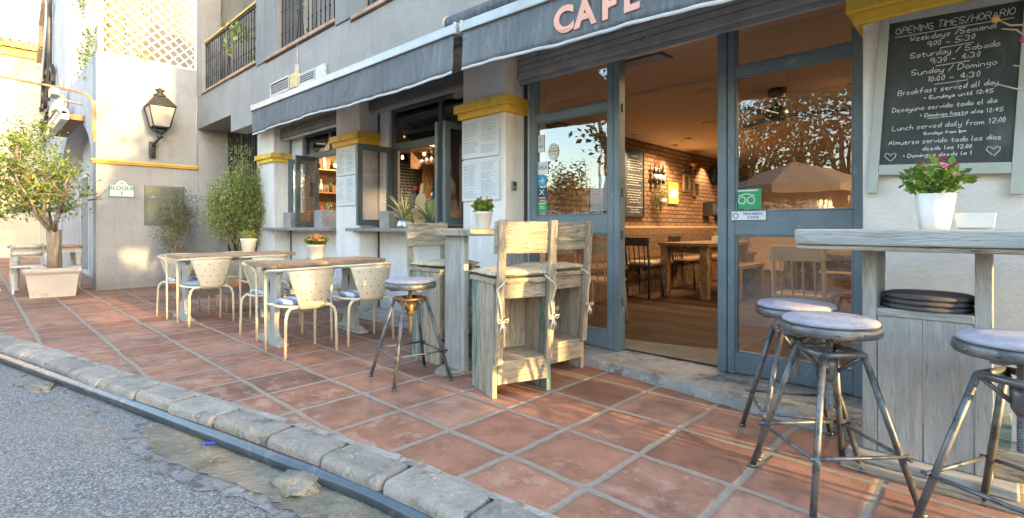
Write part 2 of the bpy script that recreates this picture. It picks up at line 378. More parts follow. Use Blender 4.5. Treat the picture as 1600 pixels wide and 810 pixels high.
CHALKB = pmat('chalkboard', (.035, .047, .047), (.05, .062, .061), 3, .85, stretch=(1.5, 1.5, .7), wears=(((.115, .125, .125), 4, .48, .72, .65), ((.16, .165, .165), 11, .60, .72, .5)))
CHALK = pmat('chalk', (.62, .63, .64), (.80, .80, .80), 60, .95, wears=(((.40, .42, .43), 90, .54, .64, .6),))
BFRAME = pmat('pale_green_frame', (.37, .40, .375), (.42, .45, .42), 5, .7, bump=.1)
POTW = pmat('white_ceramic', (.66, .64, .60), (.72, .70, .66), 4, .5)
SOIL = pmat('soil', (.05, .035, .025), None, 30, 1, bump=.8)
TERRA = pmat('roof_terracotta', (.38, .19, .10), (.48, .27, .15), 6, .9, rnd=.5, wears=(((.2, .14, .09), 6, .55, .7, .6),), bump=.3)
PAPER = pmat('menu_board_face', (.62, .67, .71), (.68, .72, .75), 3, .6)
INK = pmat('grey_print', (.36, .41, .45), None, 5, .8)
LEAFT = leafmat('tree_leaf', (.08, .14, .03), (.16, .24, .05), (.32, .36, .08))
LEAFB = leafmat('bush_leaf', (.17, .22, .07), (.30, .36, .13), (.46, .49, .22))
LEAFD = leafmat('dark_leaf', (.08, .105, .045), (.17, .20, .09), (.27, .26, .14))
LEAFG = leafmat('fresh_leaf', (.08, .16, .025), (.15, .27, .04), (.27, .36, .08))
LEAFS = leafmat('spiky_leaf', (.12, .18, .08), (.26, .32, .17), (.62, .64, .52))
LEAFR = leafmat('roadside_leaf', (.035, .06, .015), (.075, .11, .025), (.13, .15, .04), .25)
BARK = pmat('bark', (.24, .19, .14), (.34, .28, .22), 9, .95, stretch=(3, 3, .8), bump=.9, bscale=18, wears=(((.12, .09, .07), 8, .52, .68, .7),))
FL_OR = pmat('orange_petal', (.66, .21, .06), (.78, .33, .10), 30, .8, rnd=.5)
FL_PK = pmat('magenta_petal', (.55, .06, .20), (.70, .12, .30), 30, .8, rnd=.4)
FL_RD = pmat('red_petal', (.50, .04, .09), (.6, .08, .14), 30, .8, rnd=.4)
PIPEM = pmat('black_plastic_pipe', (.032, .05, .07), (.055, .075, .098), 5, .25, wears=(((.17, .17, .16), 9, .55, .70, .5),), bump=.05, spec=.7)
CEIL = pmat('cafe_ceiling', (.46, .36, .27), (.50, .39, .29), 2, .9)
CAFEW = pmat('cafe_wall', (.50, .36, .24), (.56, .42, .29), 2, .9)
BRICKM = bricks('cafe_brick', (.26, .14, .07), (.40, .25, .14), (.09, .055, .033))
FLOORM = woodfloor()
LAMPE = emat('lamp_glow', (1.0, .62, .25), 12.0)

# ------------------------------------------------------------------ handwriting and lettering
GL = {'A': '02 28 42|14 34', 'B': '02 08 38 46 35 05|35 43 32 02', 'C': '47 28 06 04 22 43', 'D': '02 08 28 46 44 22 02', 'E': '48 08 02 42|05 35', 'F': '02 08 48|05 35', 'G': '47 28 06 04 22 42 45 25',
      'H': '02 08|48 42|05 45', 'I': '28 22', 'J': '48 43 22 03', 'K': '02 08|48 05 42', 'L': '08 02 42', 'M': '02 08 25 48 42', 'N': '02 08 42 48', 'O': '28 06 04 22 44 46 28', 'P': '02 08 38 46 35 05',
      'Q': '28 06 04 22 44 46 28|34 42', 'R': '02 08 38 46 35 05|25 42', 'S': '47 28 07 05 35 43 22 03', 'T': '08 48|28 22', 'U': '08 03 22 43 48', 'V': '08 22 48', 'W': '08 12 26 32 48',
      'a': '35 15 03 12 33|35 32', 'b': '08 02 22 33 34 25 05', 'c': '35 15 03 12 32', 'd': '35 15 03 12 33|38 32', 'e': '04 34 25 15 03 12 32', 'f': '38 28 17 12|05 35', 'g': '35 15 04 13 33|35 31 20 00',
      'h': '08 02|04 15 25 34 32', 'i': '15 12|16 17', 'k': '08 02|35 04 32', 'l': '18 12 22', 'm': '02 05|04 15 24 22|24 35 44 42', 'n': '02 05|04 15 25 34 32', 'o': '15 04 03 12 22 33 34 25 15',
      'p': '05 00|05 25 34 33 22 02', 'r': '05 02|04 15 25', 's': '35 15 04 33 22 02', 't': '17 13 22 32|05 35', 'u': '05 03 12 22 33|35 32', 'v': '05 12 35', 'w': '05 12 24 32 45', 'y': '05 03 12 33|35 31 20 00',
      'z': '05 35 02 32', '0': '28 16 14 22 34 36 28', '1': '17 28 22', '2': '07 28 46 02 42', '3': '07 28 46 25 43 22 03', '4': '38 04 44|38 32', '5': '48 08 05 35 43 22 02', '9': '37 28 18 07 06 15 25 37|38 35 32',
      ':': '25 24|23 22', '-': '04 34', '/': '02 38', '*': '26 24|15 35|16 34'}
def write(mb, text, x0, x1, z, h, fn, w=.0022, m=0, slope=0.0, jit=.12):
    """handwriting between x0 and x1 on baseline z, cap height h; fn(x, z) gives a point"""
    adv = []; p = 0.0
    for ch in text:
        if ch == ' ': adv.append(p); p += 2.6; continue
        pts = [int(q[0]) for st in GL[ch].split('|') for q in st.split()]
        adv.append(p - min(pts)); p += max(pts) - min(pts) + 1.25
    k = (x1 - x0) / (p - 1.25)
    for ch, a in zip(text, adv):
        if ch == ' ': continue
        jy = random.uniform(-jit, jit) * 2; sl = random.uniform(.02, .16)
        for st in GL[ch].split('|'):
            P = [(int(q[0]) + random.uniform(-jit, jit), int(q[1]) - 2 + jy + random.uniform(-jit, jit)) for q in st.split()]
            Q = [P[0]]
            for i in range(1, len(P) - 1):    # soften the corners
                a0, b0, c0 = P[i - 1], P[i], P[i + 1]
                Q += [((a0[0] + 3 * b0[0]) / 4, (a0[1] + 3 * b0[1]) / 4), ((c0[0] + 3 * b0[0]) / 4, (c0[1] + 3 * b0[1]) / 4)]
            Q.append(P[-1])
            pts = []
            for (gx, gz) in Q:
                xx = x0 + (a + gx + gz * sl) * k; zz = z + gz * h / 6 + slope * (xx - x0)
                pts.append(fn(xx, zz))
            mb.tube(pts, w, 4, m, cap=True)
def text_mesh(name, body, size, mat, parent, M, extrude=.002, offset=0.0, align='CENTER'):
    cu = bpy.data.curves.new(name, 'FONT'); cu.body = body; cu.size = size; cu.extrude = extrude; cu.offset = offset; cu.align_x = align
    tmp = bpy.data.objects.new('tmp_text', cu); COL.objects.link(tmp)
    bpy.context.view_layer.update()
    me = bpy.data.meshes.new_from_object(tmp.evaluated_get(bpy.context.evaluated_depsgraph_get()))
    bpy.data.objects.remove(tmp); bpy.data.curves.remove(cu)
    me.name = name; me.transform(M); me.materials.clear(); me.materials.append(mat)
    o = bpy.data.objects.new(name, me); COL.objects.link(o)
    if parent is not None: o.parent = parent
    return o
def face_street(x, y, z, sx=1): # text facing -Y
    return Matrix.Translation((x, y, z)) @ Matrix.Rotation(R(90), 4, 'X') @ Matrix.Diagonal((sx, 1, 1, 1))
def face_east(x, y, z, sx=1):   # text facing +X
    return Matrix.Translation((x, y, z)) @ Matrix.Rotation(R(90), 4, 'Z') @ Matrix.Rotation(R(90), 4, 'X') @ Matrix.Diagonal((sx, 1, 1, 1))

# ------------------------------------------------------------------ ground, kerb, road
def lerp_poly(P, x):
    for (a, b) in zip(P, P[1:]):
        if a[0] <= x <= b[0]: return a[1] + (b[1] - a[1]) * (x - a[0]) / (b[0] - a[0])
    return P[-1][1] if x > P[-1][0] else P[0][1]
KI = [(-30, -5.2), (-14, -1.32), (-7.32, .19), (-6, .50), (-4.49, .82), (-3.4, 1.09), (-2.63, 1.265), (-2.1, 1.365), (-1.7, 1.425), (-.8, 1.52), (1, 1.66), (9, 2.1)]
m = MB(); m.quad([(-150, -150, -.12), (150, -150, -.12), (150, 150, -.12), (-150, 150, -.12)]); struct(m.build('road', ASPH))
m = MB()
top = [(x, y, 0) for x, y in KI]; n = len(top)
m.quad(top + [(9, 3.9, 0), (-30, 3.9, 0)]); struct(m.build('pavement', TILEM))
m = MB()
s = 0.0; P = [Vector((x, y)) for x, y in KI]; seg = []; 
def along(d):
    for a, b in zip(P, P[1:]):
        L = (b - a).length
        if d <= L: t = (b - a) / L; return a + t * d, t
        d -= L
    return None
d = .1
while True:
    q = along(d); L = random.uniform(.40, .50)
    e = along(d + L)
    if q is None or e is None: break
    (a, ta), (b, tb) = q, e
    na, nb = Vector((ta.y, -ta.x)), Vector((tb.y, -tb.x)); w = .165 + random.uniform(-.008, .01); zt = .004 + random.uniform(-.004, .006)
    m.prism([(-.022, -.16), (-.022, zt), (w - .02, zt), (w, zt - .02), (w + .012, -.16)], lambda u, v, t, a=a, b=b, na=na, nb=nb: ((a + na * u) if t == 0 else (b + nb * u)).to_3d() + Vector((0, 0, v)), 0, 1)
    d += L + .022
m_k = m.build('kerb', KERBM, bevel=.014); struct(m_k)
m = MB()   # mortar bed under the kerb stones
for (a, b) in zip(KI, KI[1:]):
    A, B = Vector(a), Vector(b); t = (B - A).normalized(); nn = Vector((t.y, -t.x)) * .15
    m.quad([(*A, -.045), (*(A + nn), -.045), (*(B + nn), -.045), (*B, -.045)]); m.quad([(*(A + nn), -.045), (*(A + nn), -.13), (*(B + nn), -.13), (*(B + nn), -.045)])
struct(m.build('kerb_bed', pmat('joint_dirt', (.10, .09, .07), (.15, .135, .105), 12, 1, bump=.6)))
def blob(pts, z, n=5, amp=.02, seed=3):
    rr = random.Random(seed); out = []
    for i in range(len(pts)):
        a = Vector(pts[i]); b = Vector(pts[(i + 1) % len(pts)])
        for k in range(n):
            p = a.lerp(b, k / n); out.append((p.x + rr.uniform(-amp, amp), p.y + rr.uniform(-amp, amp), z))
    return out
patch = [(-3.75, .80), (-3.66, .69), (-3.4, .67), (-3.1, .70), (-2.77, .80), (-2.45, .90), (-2.2, .93), (-1.7, .98), (-.9, 1.05), (-.3, 1.2), (-.3, 1.5), (-1.5, 1.32), (-2.2, 1.20), (-2.8, 1.05), (-3.3, .94)]
m = MB(); m.quad(blob([(-3.95, .75), (-3.68, .60), (-3.4, .585), (-3.06, .62), (-2.73, .72), (-2.42, .83), (-2.2, .86), (-1.7, .9), (-.9, .95), (-.3, 1.1), (-.3, 1.5), (-1.5, 1.34), (-2.2, 1.21), (-2.8, 1.06), (-3.3, .95)], -.1155, 7, .022, 5)); struct(m.build('pale_patch_rim', RIMM))
m = MB(); m.quad(blob(patch, -.111, 6, .012, 9)); struct(m.build('mortar_patch', PATCHM))
m = MB()   # grey mortar joint between kerb and tiles
q_ = blob([(x, y + .045) for x, y in KI[1:-1]], .004, 8, .008, 2)[:-8]; q2_ = blob([(x, y - .004) for x, y in KI[1:-1]], .004, 8, .001, 2)[:-8]
for i in range(len(q_) - 1): m.quad([q2_[i], q2_[i + 1], q_[i + 1], q_[i]])
struct(m.build('kerb_joint', CONC))
m = MB()   # doorstep of concrete along the front
fr = [(-6.5, 3.24), (-5.0, 3.22), (-4.0, 3.30), (-3.0, 3.38), (-2.42, 3.36), (-1.75, 3.27), (-1.24, 3.20), (-.55, 3.12), (.9, 3.05)]
fr2 = []
for a, b in zip(fr, fr[1:]):
    for k in range(8): fr2.append((a[0] + (b[0] - a[0]) * k / 8, a[1] + (b[1] - a[1]) * k / 8 + random.uniform(-.012, .012)))
fr2.append(fr[-1])
for a, b in zip(fr2, fr2[1:]):
    h = lambda x: .02 if x < -4 else (.02 + .04 * min(1, (x + 4) / 1.2))
    m.quad([(a[0], a[1], .0), (b[0], b[1], .0), (b[0], b[1] + .03, h(b[0])), (a[0], a[1] + .03, h(a[0]))])
    m.quad([(a[0], a[1] + .03, h(a[0])), (b[0], b[1] + .03, h(b[0])), (b[0], 3.8, h(b[0]) + .015), (a[0], 3.8, h(a[0]) + .015)])
struct(m.build('doorstep', CONC))

# ------------------------------------------------------------------ the cafe building
B = thing('cafe_building', 'long white cafe building with yellow pillar cornices, balconies and open glazed front', 'building', (-5, 3.7, 0))
def bp(mb, name, mats, parent=None, **k):
    o = mb.build(name, mats, None, **k); p = parent or B
    o.parent = p; o.matrix_parent_inverse = Matrix.Translation((5, -3.7, 0)) if p is B else Matrix.Identity(4)
    return o
m = MB()
m.box(-11.25, -9.37, 2.99, 3.25, 2.99, 3.60); m.box(-9.37, -7.9, 2.99, 3.25, 2.70, 3.58); m.box(-7.9, -5.4, 2.99, 3.25, 2.70, 3.52); m.box(-5.4, 2, 2.99, 3.25, 2.70, 3.44)
m.box(-11.25, -9.37, 3.25, 6.5, 2.992, 3.3); m.box(-9.37, 2, 3.25, 3.95, 2.75, 3.3)
m.box(-11.25, 2, 3.25, 4.6, 3.3, 3.43); m.box(-11.25, 2, 4.4, 4.6, 3.43, 7.0); m.box(-11.25, 2, 2.99, 4.6, 7.0, 7.2)
m.box(-11.252, -10.9, 2.985, 3.3, 3.60, 7.0); m.box(-4.5, 2, 2.99, 3.25, 3.44, 7.0)
m.box(-11.25, -11.1, 3.3, 4.4, 3.43, 7)
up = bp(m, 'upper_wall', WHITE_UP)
GREYR = plaster('grey_render', (.25, .255, .26), (.12, .12, .12), amt=.7)
for q in ((-8.2, -7.42, 2.97, 3.35, 3.55, 7.0), (-5.73, -5.1, 2.97, 3.35, 3.5, 7.0)):
    m = MB(); m.box(*q); bp(m, 'balcony_pier', GREYR)
for q in ((-9.6, -9.35, 3.5, 3.8, 0, 2.75), (-9.35, -5.955, 3.73, 3.9, 0, 1.04), (-5.955, -3.41, 3.73, 3.9, 0, 1.04), (-8.76, -8.30, 3.73, 3.9, 1.041, 2.75), (-6.02, -5.76, 3.73, 3.9, 1.041, 2.75), (-3.4, -3.25, 3.74, 3.9, 0, 2.75), (-4.02, -3.41, 3.735, 3.9, 1.041, 2.75), (-.56, 3, 3.75, 3.95, 0, 2.75)):
    m = MB(); m.box(*q); bp(m, 'ground_floor_wall', WHITE)
PIL = [(-9.35, -8.76, WHITE), (-6.63, -6.01, WHITE), (-3.97, -3.37, WHITE), (-.555, 2.0, STUCCO)]
for x0, x1, mt in PIL:
    m = MB(); m.box(x0, x1, 3.45, 3.76, 0, 2.76); pl = bp(m, 'pillar', mt, bevel=.012)
    m = MB(); e = .07; m.box(x0 - e, x1 + e, 3.45 - e, 3.74, 2.25, 2.335); e = .04; m.box(x0 - e, x1 + e, 3.45 - e, 3.735, 2.185, 2.25)
    if x1 > 1: 
        m = MB(); m.box(x0 - .07, x1, 3.38, 3.74, 2.30, 2.40); m.box(x0 - .04, x1, 3.41, 3.735, 2.235, 2.30)
    bp(m, 'cornice', YELLOW, pl, bevel=.008)
# sills
for x0, x1 in ((-8.92, -6.63), (-6.16, -3.975)):
    m = MB(); m.box(x0, x1, 3.33, 3.76, 1.045, 1.09); bp(m, 'window_sill', SILLM, bevel=.008)
# drain rails
for x in (-8.72, -5.985, -3.355):
    m = MB(); m.box(x - .012, x + .012, 3.715, 3.742, 0.02, 2.7); bp(m, 'shutter_rail', DARKM)
# shutters
def shutter(x0, x1, z0, y=3.52, sm=None):
    m = MB(); z = z0 + .085
    m.box(x0, x1, y + .06, y + .10, z0 - .03, z0 + .012, 1)
    m.box(x0, x1, y + .03, y + .10, z0 + .012, z0 + .08, 0)
    while z < 2.745:
        m.box(x0, x1, y + .035, y + .10, z, min(z + .052, 2.749), 0); z += .058
    bp(m, 'roller_shutter', [sm or SHUT, ALU], bevel=.006)
shutter(-3.365, -.56, 2.5, 3.58); SHUTD = pmat('dark_shutter', (.12, .125, .125), (.17, .175, .17), 5, .55); shutter(-5.955, -3.975, 2.60, 3.52, SHUTD); shutter(-8.755, -6.635, 2.57, 3.52, SHUTD)
# windows
def window(x0, x1, z0, zt, ztop, mull, y=3.77):
    m = MB(); w = .06
    m.box(x0, x0 + w, y, y + .06, z0, ztop); m.box(x1 - w, x1, y, y + .06, z0, ztop)
    m.box(x0 + w, x1 - w, y + .002, y + .058, zt, zt + .09); m.box(x0 + w, x1 - w, y + .002, y + .058, ztop - .05, ztop); m.box(x0 + w, x1 - w, y + .002, y + .058, z0, z0 + .03)
    for x in mull: m.box(x - .03, x + .03, y + .004, y + .056, zt + .09, ztop - .05)
    o = bp(m, 'window', FRAMED, bevel=.004)
    m = MB(); m.box(x0 + w, x1 - w, y + .025, y + .032, zt + .09, ztop - .05); bp(m, 'pane', GLASSW, o)
    return o
w1 = window(-8.30, -6.64, 1.09, 2.20, 2.62, (-7.45,)); w2 = window(-5.76, -4.02, 1.09, 2.09, 2.64, (-4.75,))
def leafw(parent, x, y0, y1, z0, z1, ang=0, piv=None):
    T = Matrix.Translation((x, y1, 0)) @ Matrix.Rotation(ang, 4, 'Z'); L = y1 - y0; m = MB(); f = .07
    for b in ((-.022, .022, -L, -L + f, z0, z1), (-.022, .022, -f, 0, z0, z1), (-.020, .020, -L + f, -f, z0, z0 + f), (-.020, .020, -L + f, -f, z1 - f, z1)): m.box(*b, M=T)
    for z in (z0 + .12, z1 - .12): m.tube([T @ Vector((.03, -.01, z - .05)), T @ Vector((.03, -.01, z + .05))], .012, 8, 1)
    o = bp(m, 'casement', [FRAMED, DARKM], parent, bevel=.004)
    m = MB(); m.box(-.004, .004, -L + f, -f, z0 + f, z1 - f, M=T); g = m.build('casement_pane', GLASSW, o)
def leafs(parent, *a):  # casements are sub-parts: their panes join the same mesh level
    x, y0, y1, z0, z1, ang = a
    T = Matrix.Translation((x, y1, 0)) @ Matrix.Rotation(ang, 4, 'Z'); L = y1 - y0; m = MB(); f = .07
    for b in ((-.022, .022, -L, -L + f, z0, z1), (-.022, .022, -f, 0, z0, z1), (-.020, .020, -L + f, -f, z0, z0 + f), (-.020, .020, -L + f, -f, z1 - f, z1)): m.box(*b, M=T)
    for z in (z0 + .12, z1 - .12): m.tube([T @ Vector((.03, -.01, z - .05)), T @ Vector((.03, -.01, z + .05))], .012, 8, 1)
    m.box(-.004, .004, -L + f, -f, z0 + f, z1 - f, 2, M=T)
    bp(m, 'casement', [FRAMED, DARKM, GLASSW], parent, bevel=.003)
leafs(w2, -5.72, 3.25, 3.75, 1.12, 2.13, 0); leafs(w2, -4.20, 3.30, 3.75, 1.12, 2.19, R(-3)); leafs(w2, -4.13, 3.32, 3.74, 1.12, 2.19, R(2))
leafs(w1, -7.92, 3.36, 3.76, 1.12, 2.17, R(-38)); leafs(w1, -7.80, 3.40, 3.76, 1.12, 2.2, 0)
# doors
def door(x0, x1, s0, s1, zt, parts):
    m = MB(); y0, y1 = 3.66, 3.72
    m.box(x0, x0 + s0, y0, y1, .075, 2.56); m.box(x1 - s1, x1, y0, y1, .075, 2.56)
    a, b = x0 + s0, x1 - s1; i = .003
    m.box(a, b, y0 + i, y1 - i, .085, .225); m.box(a, b, y0 + i, y1 - i, 1.045, 1.205); m.box(a, b, y0 + i, y1 - i, zt, zt + .07); m.box(a, b, y0 + i, y1 - i, 2.52, 2.56)
    for z0, z1 in ((.225, 1.045), (1.205, zt), (zt + .07, 2.52)):   # glazing beads
        for bx in ((a, a + .012, z0, z1), (b - .012, b, z0, z1), (a + .012, b - .012, z0, z0 + .012), (a + .012, b - .012, z1 - .012, z1)): m.box(bx[0], bx[1], y0 + .008, y1 - .008, bx[2], bx[3])
    o = bp(m, 'glazed_door', FRAME, bevel=.005)
    for z0, z1 in ((.225, 1.045), (1.205, zt), (zt + .07, 2.52)):
        m = MB(); m.quad([(a, 3.69, z0), (b, 3.69, z0), (b, 3.69, z1), (a, 3.69, z1)]); bp(m, 'pane', GLASS, o)
    return o
dl = door(-3.25, -2.32, .08, .055, 2.08, 0); dr = door(-1.385, -.55, .05, .085, 2.145, 0)
m = MB(); m.box(-2.317, -2.26, 3.66, 3.75, .075, 2.56); 
for z in (.45, 1.0, 1.35, 2.05): m.tube([(-2.258, 3.70, z), (-2.258, 3.70, z + .07)], .01, 8, 1)
bp(m, 'door_post', [FRAME, DARKM], bevel=.004)
m = MB(); m.box(-1.45, -1.388, 3.65, 3.735, .075, 2.56); bp(m, 'door_post', FRAME, bevel=.004)
# balconies: brick edge, railing
def balcony(x0, x1, z, rail):
    m = MB()
    k = x0
    while k < x1: m.box(k, min(k + .24, x1), 2.955, 3.2, z, z + .045); k += .246
    bp(m, 'balcony_edge', pmat('edge_brick', (.36, .22, .16), (.45, .32, .25), 7, .9, rnd=.3, bump=.3), bevel=.006)
    m = MB(); y = 3.04; t = z + .99
    m.beam((x0, y, z + .10), (x1, y, z + .10), .03, .012); m.beam((x0, y, t - .05), (x1, y, t - .05), .03, .012)
    m.beam((x0, y, t), (x1, y, t), .055, .035, 1)
    nb = int((x1 - x0) / .115); cx = nb // 2
    for i in range(nb + 1):
        x = x0 + .02 + i * (x1 - x0 - .04) / nb
        if abs(i - cx) <= 1: continue
        m.tube([(x, y, z + .045), (x, y, t)], .008, 6)
        for zz in (z + .3, z + .62): m.lathe([(.0, -.022), (.014, -.008), (.014, .008), (0, .022)], (x, y, zz), 8)
    xc = x0 + .02 + cx * (x1 - x0 - .04) / nb
    m.tube([(xc, y, z + .045), (xc, y, t)], .009, 6)
    for sg in (-1, 1):
        m.tube([(xc + sg * .11, y, z + .1), (xc + sg * .02, y, z + .55), (xc + sg * .11, y, z + .94)], .007, 6)
        for zc, rr in ((z + .62, .05), (z + .47, .045), (z + .85, .035)):
            m.tube([(xc + sg * (rr + .006) + rr * math.cos(a) * 1.0, y, zc + rr * math.sin(a)) for a in [k * math.pi / 6 for k in range(11)]], .006, 5)
    for i in range(nb * 2):   # little scrolls under the bottom bar
        x = x0 + .04 + i * (x1 - x0 - .08) / (nb * 2)
        m.tube([(x, y - .015, z + .1), (x + .02, y - .03, z + .075), (x + .03, y - .03, z + .05)], .006, 5)
    bp(m, 'balcony_railing', [BLACK, rail])
balcony(-10.88, -8.22, 3.60, OCHRE); balcony(-7.9, -5.74, 3.545, BLACK); balcony(-5.35, -3.2, 3.455, BLACK)
BEIGE = pmat('beige_shutter', (.34, .30, .25), None, 5, .7)
for x in (-7.2, -10.3):
    m = MB(); m.box(x, x + 1.05, 4.37, 4.41, 3.45, 5.6); bp(m, 'balcony_door', BEIGE)

# barred gate at the passage
m = MB(); x = -11.05
while x < -9.62: m.box(x - .011, x + .011, 3.52, 3.542, .1, 2.93); x += .115
m.box(-11.12, -9.61, 3.515, 3.55, 2.05, 2.09); m.box(-11.12, -9.61, 3.515, 3.55, 2.93, 2.97); m.box(-11.12, -9.61, 3.515, 3.55, .1, .14); m.box(-10.45, -10.38, 3.51, 3.555, .1, 2.95); m.box(-11.16, -11.10, 3.51, 3.555, .02, 2.98)
m.box(-11.05, -9.65, 3.56, 3.57, .15, .62, 1)
tag(m.build('barred_gate', [DARKM, pmat('dark_red_panel', (.20, .05, .045), None, 5, .7)]), 'dark steel barred gate closing the passage behind the big green bush', 'gate')
m = MB(); m.box(-11.3, -9.3, 6.3, 6.5, 0, 3); m.box(-9.62, -9.58, 3.8, 6.5, 0, 3); m.box(-11.3, -11.22, 3.0, 6.5, 0, 3.2); bp(m, 'passage_wall', plaster('passage_plaster', (.35, .35, .36), amt=.6))

# cafe inside
m = MB(); m.quad([(-4.5, 3.8, .085), (3, 3.8, .085), (3, 13, .085), (-4.5, 13, .085)]); m.quad([(-9.4, 3.9, .085), (-4.5, 3.9, .085), (-4.5, 7.2, .085), (-9.4, 7.2, .085)])
bp(m, 'cafe_floor', FLOORM)
m = MB(); m.quad([(-3.3, 3.74, .0895), (-.5, 3.74, .0895), (-.5, 4.4, .0895), (-1.3, 4.38, .0895), (-2.1, 4.12, .0895), (-3.3, 3.95, .0895)]); bp(m, 'entry_concrete', pmat('inside_concrete', (.10, .095, .088), (.15, .143, .13), 4, .85, bump=.5, wears=(((.07, .065, .06), 6, .54, .66, .6),)))
m = MB(); m.tube([(-1.15 + .17 * math.cos(a), 4.12 + .17 * math.sin(a), .094) for a in [k * math.pi / 12 for k in range(24)]], .012, 6, closed=True); bp(m, 'floor_ring', DARKM)
m = MB(); m.box(-4.5, 3, 3.76, 13, 2.562, 2.72); m.box(-9.4, -4.5, 3.9, 7.2, 2.70, 2.745); m.box(-4.4, 3, 5.0, 5.14, 2.535, 2.5615); bp(m, 'cafe_ceiling', CEIL)
m = MB(); m.box(-4.55, -4.4, 4.75, 13, .09, 2.56); bp(m, 'brick_wall', BRICKM)
m = MB(); m.box(-4.4, 3, 12.9, 13.05, .09, 2.56); m.box(2.9, 3.05, 3.9, 12.9, .09, 2.56); m.box(-4.395, -4.36, 4.8, 12.9, .09, 1.12); bp(m, 'cafe_wall', CAFEW)
m = MB(); m.box(-9.4, -4.56, 7.0, 7.2, .09, 2.7); m.box(-9.4, -9.3, 3.9, 7.0, .09, 2.7); bp(m, 'bar_wall', pmat('bar_wall_paint', (.11, .07, .045), (.15, .10, .06), 3, .9))
m = MB(); m.box(-9.4, 3, 3.78, 3.9, 2.745, 2.76); bp(m, 'lintel', WHITE)

# ------------------------------------------------------------------ awnings
def awning(label, x0, x1, zf, h, roll):
    t = thing('awning', label, 'awning', ((x0 + x1) / 2, 2.6, zf(x0) + .05))
    inv = Matrix.Translation(-t.location)
    def p(mb, name, mats, par=None, **k):
        o = mb.build(name, mats, par or t, **k)
        if par is None: o.matrix_parent_inverse = inv
        return o
    m = MB(); m.beam((x0, 2.60, zf(x0) + .035), (x1, 2.60, zf(x1) + .035), .075, .075); m.beam((x0 + .01, 2.575, zf(x0) + .005), (x1 - .01, 2.575, zf(x1) + .005), .05, .03)
    for x in (x0 + .0, x1 - .012): m.box(x - .008, x + .02, 2.555, 2.645, zf(x) - .012, zf(x) + .08)
    p(m, 'front_rail', ALU, bevel=.006)
    nx = int((x1 - x0) * 24)
    ph = random.uniform(0, 6)
    def yv(x, v): return 2.572 - .012 * v * math.sin(x * 2.3 + ph) - .008 * v * math.sin(x * 6.1 + 1.3 * v + ph) - .005 * v * math.sin(x * 17 + 2 * v) - .005 * math.sin(x * 11 + 5 * v + ph) * math.sin(v * 3.1) - .004 * math.sin(x * 29 + 9 * v) * v - .012 * v
    def zv(x, v): return zf(x) - .005 - v * (h + .008 * math.sin(x * 1.7 + ph) + .004 * math.sin(x * 5))
    m = MB(); m.grid(nx, 8, lambda u, v: (x0 + .02 + u * (x1 - x0 - .04), yv(x0 + u * (x1 - x0), v * .93), zv(x0 + u * (x1 - x0), v * .93)))
    m.grid(nx, 2, lambda u, v: (x0 + .02 + u * (x1 - x0 - .04), yv(x0 + u * (x1 - x0), .93 + v * .07) - .002, zv(x0 + u * (x1 - x0), .93 + v * .07)), 1)
    va = p(m, 'valance', [CANVAS, HEM], solid=.003)
    m = MB(); m.grid(12, 4, lambda u, v: (x0 + .02 + u * (x1 - x0 - .04), 2.61 + v * .36, zf(x0 + u * (x1 - x0)) + .06 + v * .17 - .03 * math.sin(v * 3.14)))
    p(m, 'canopy', CANVAS, solid=.003)
    for x in (x0 + .35, (x0 + x1) / 2, x1 - .35):
        m = MB(); m.tube([(x, 2.95, zf(x) + .12), (x, 2.63, zf(x) + .03)], .018, 8); p(m, 'support_arm', ALU)
    if roll:
        m = MB(); m.tube([(x0 - .45, 2.83, zf(x0) + .25), (x1, 2.83, zf(x1) + .25)], .062, 16); m.tube([(x0 - .47, 2.83, zf(x0) + .25), (x0 - .45, 2.83, zf(x0) + .25)], .07, 16, 1)
        m.box(x0 - .30, x0 - .08, 2.80, 2.95, zf(x0) + .15, zf(x0) + .18, 1); m.box(x0 - .5, x1, 2.90, 2.98, zf(x0) + .29, zf(x0) + .31, 1)
        p(m, 'roller', [CANVAS, ALU])
    return t, va, yv, zv
awning('grey canvas awning with white rail over the two bar windows, no lettering', -7.25, -3.04, lambda x: 2.655 - .0125 * (x + 7.25), .315, False)
AW, VA, yv2, zv2 = awning('grey canvas awning lettered in salmon pink over the open doorway', -2.975, 1.6, lambda x: 2.595 - .03 * (x + 2.96), .31, True)
for ch, cx in (('C', -1.985), ('A', -1.825), ('F', -1.655), ('E', -1.50)):
    o = text_mesh('lettering', ch, .215, PINK, VA, face_street(cx, 2.562, 2.335 - .02 * (cx + 2)), .003, .009)
    for v in o.data.vertices:   # the letters follow the folds of the cloth
        vv = max(0, min(1, (2.595 - .03 * (v.co.x + 2.96) - v.co.z) / .31)); v.co.y += yv2(v.co.x, vv) - 2.562 - .009
for o in list(VA.children): pass

# ------------------------------------------------------------------ fittings of the front
def menu(label, x0, x1, z0, z1):
    t = thing('menu_panel', label, 'menu', ((x0 + x1) / 2, 3.445, z0), group='menu panels on the pillars')
    inv = Matrix.Translation(-t.location)
    m = MB(); m.box(x0, x1, 3.425, 3.447, z0, z1); a = m.build('sheet', PAPER, t, bevel=.002); a.matrix_parent_inverse = inv
    m = MB(); z = z1 - .04; c = (x0 + x1) / 2
    while z > z0 + .03:
        for (a0, a1) in ((x0 + .03, c - .02), (c + .02, x1 - .03)):
            if random.random() < .12: continue
            x = a0; e = a1 - random.uniform(0, .09)
            while x < e:
                w = random.uniform(.012, .045); m.box(x, min(x + w, e), 3.4235, 3.4255, z, z + (.006 if random.random() < .8 else .009)); x += w + .008
        z -= .0145
    a = m.build('print', INK, t); a.matrix_parent_inverse = inv
    return t
menu('upper grey menu sheet on the pillar between the bar windows', -6.57, -6.065, 1.79, 2.15)
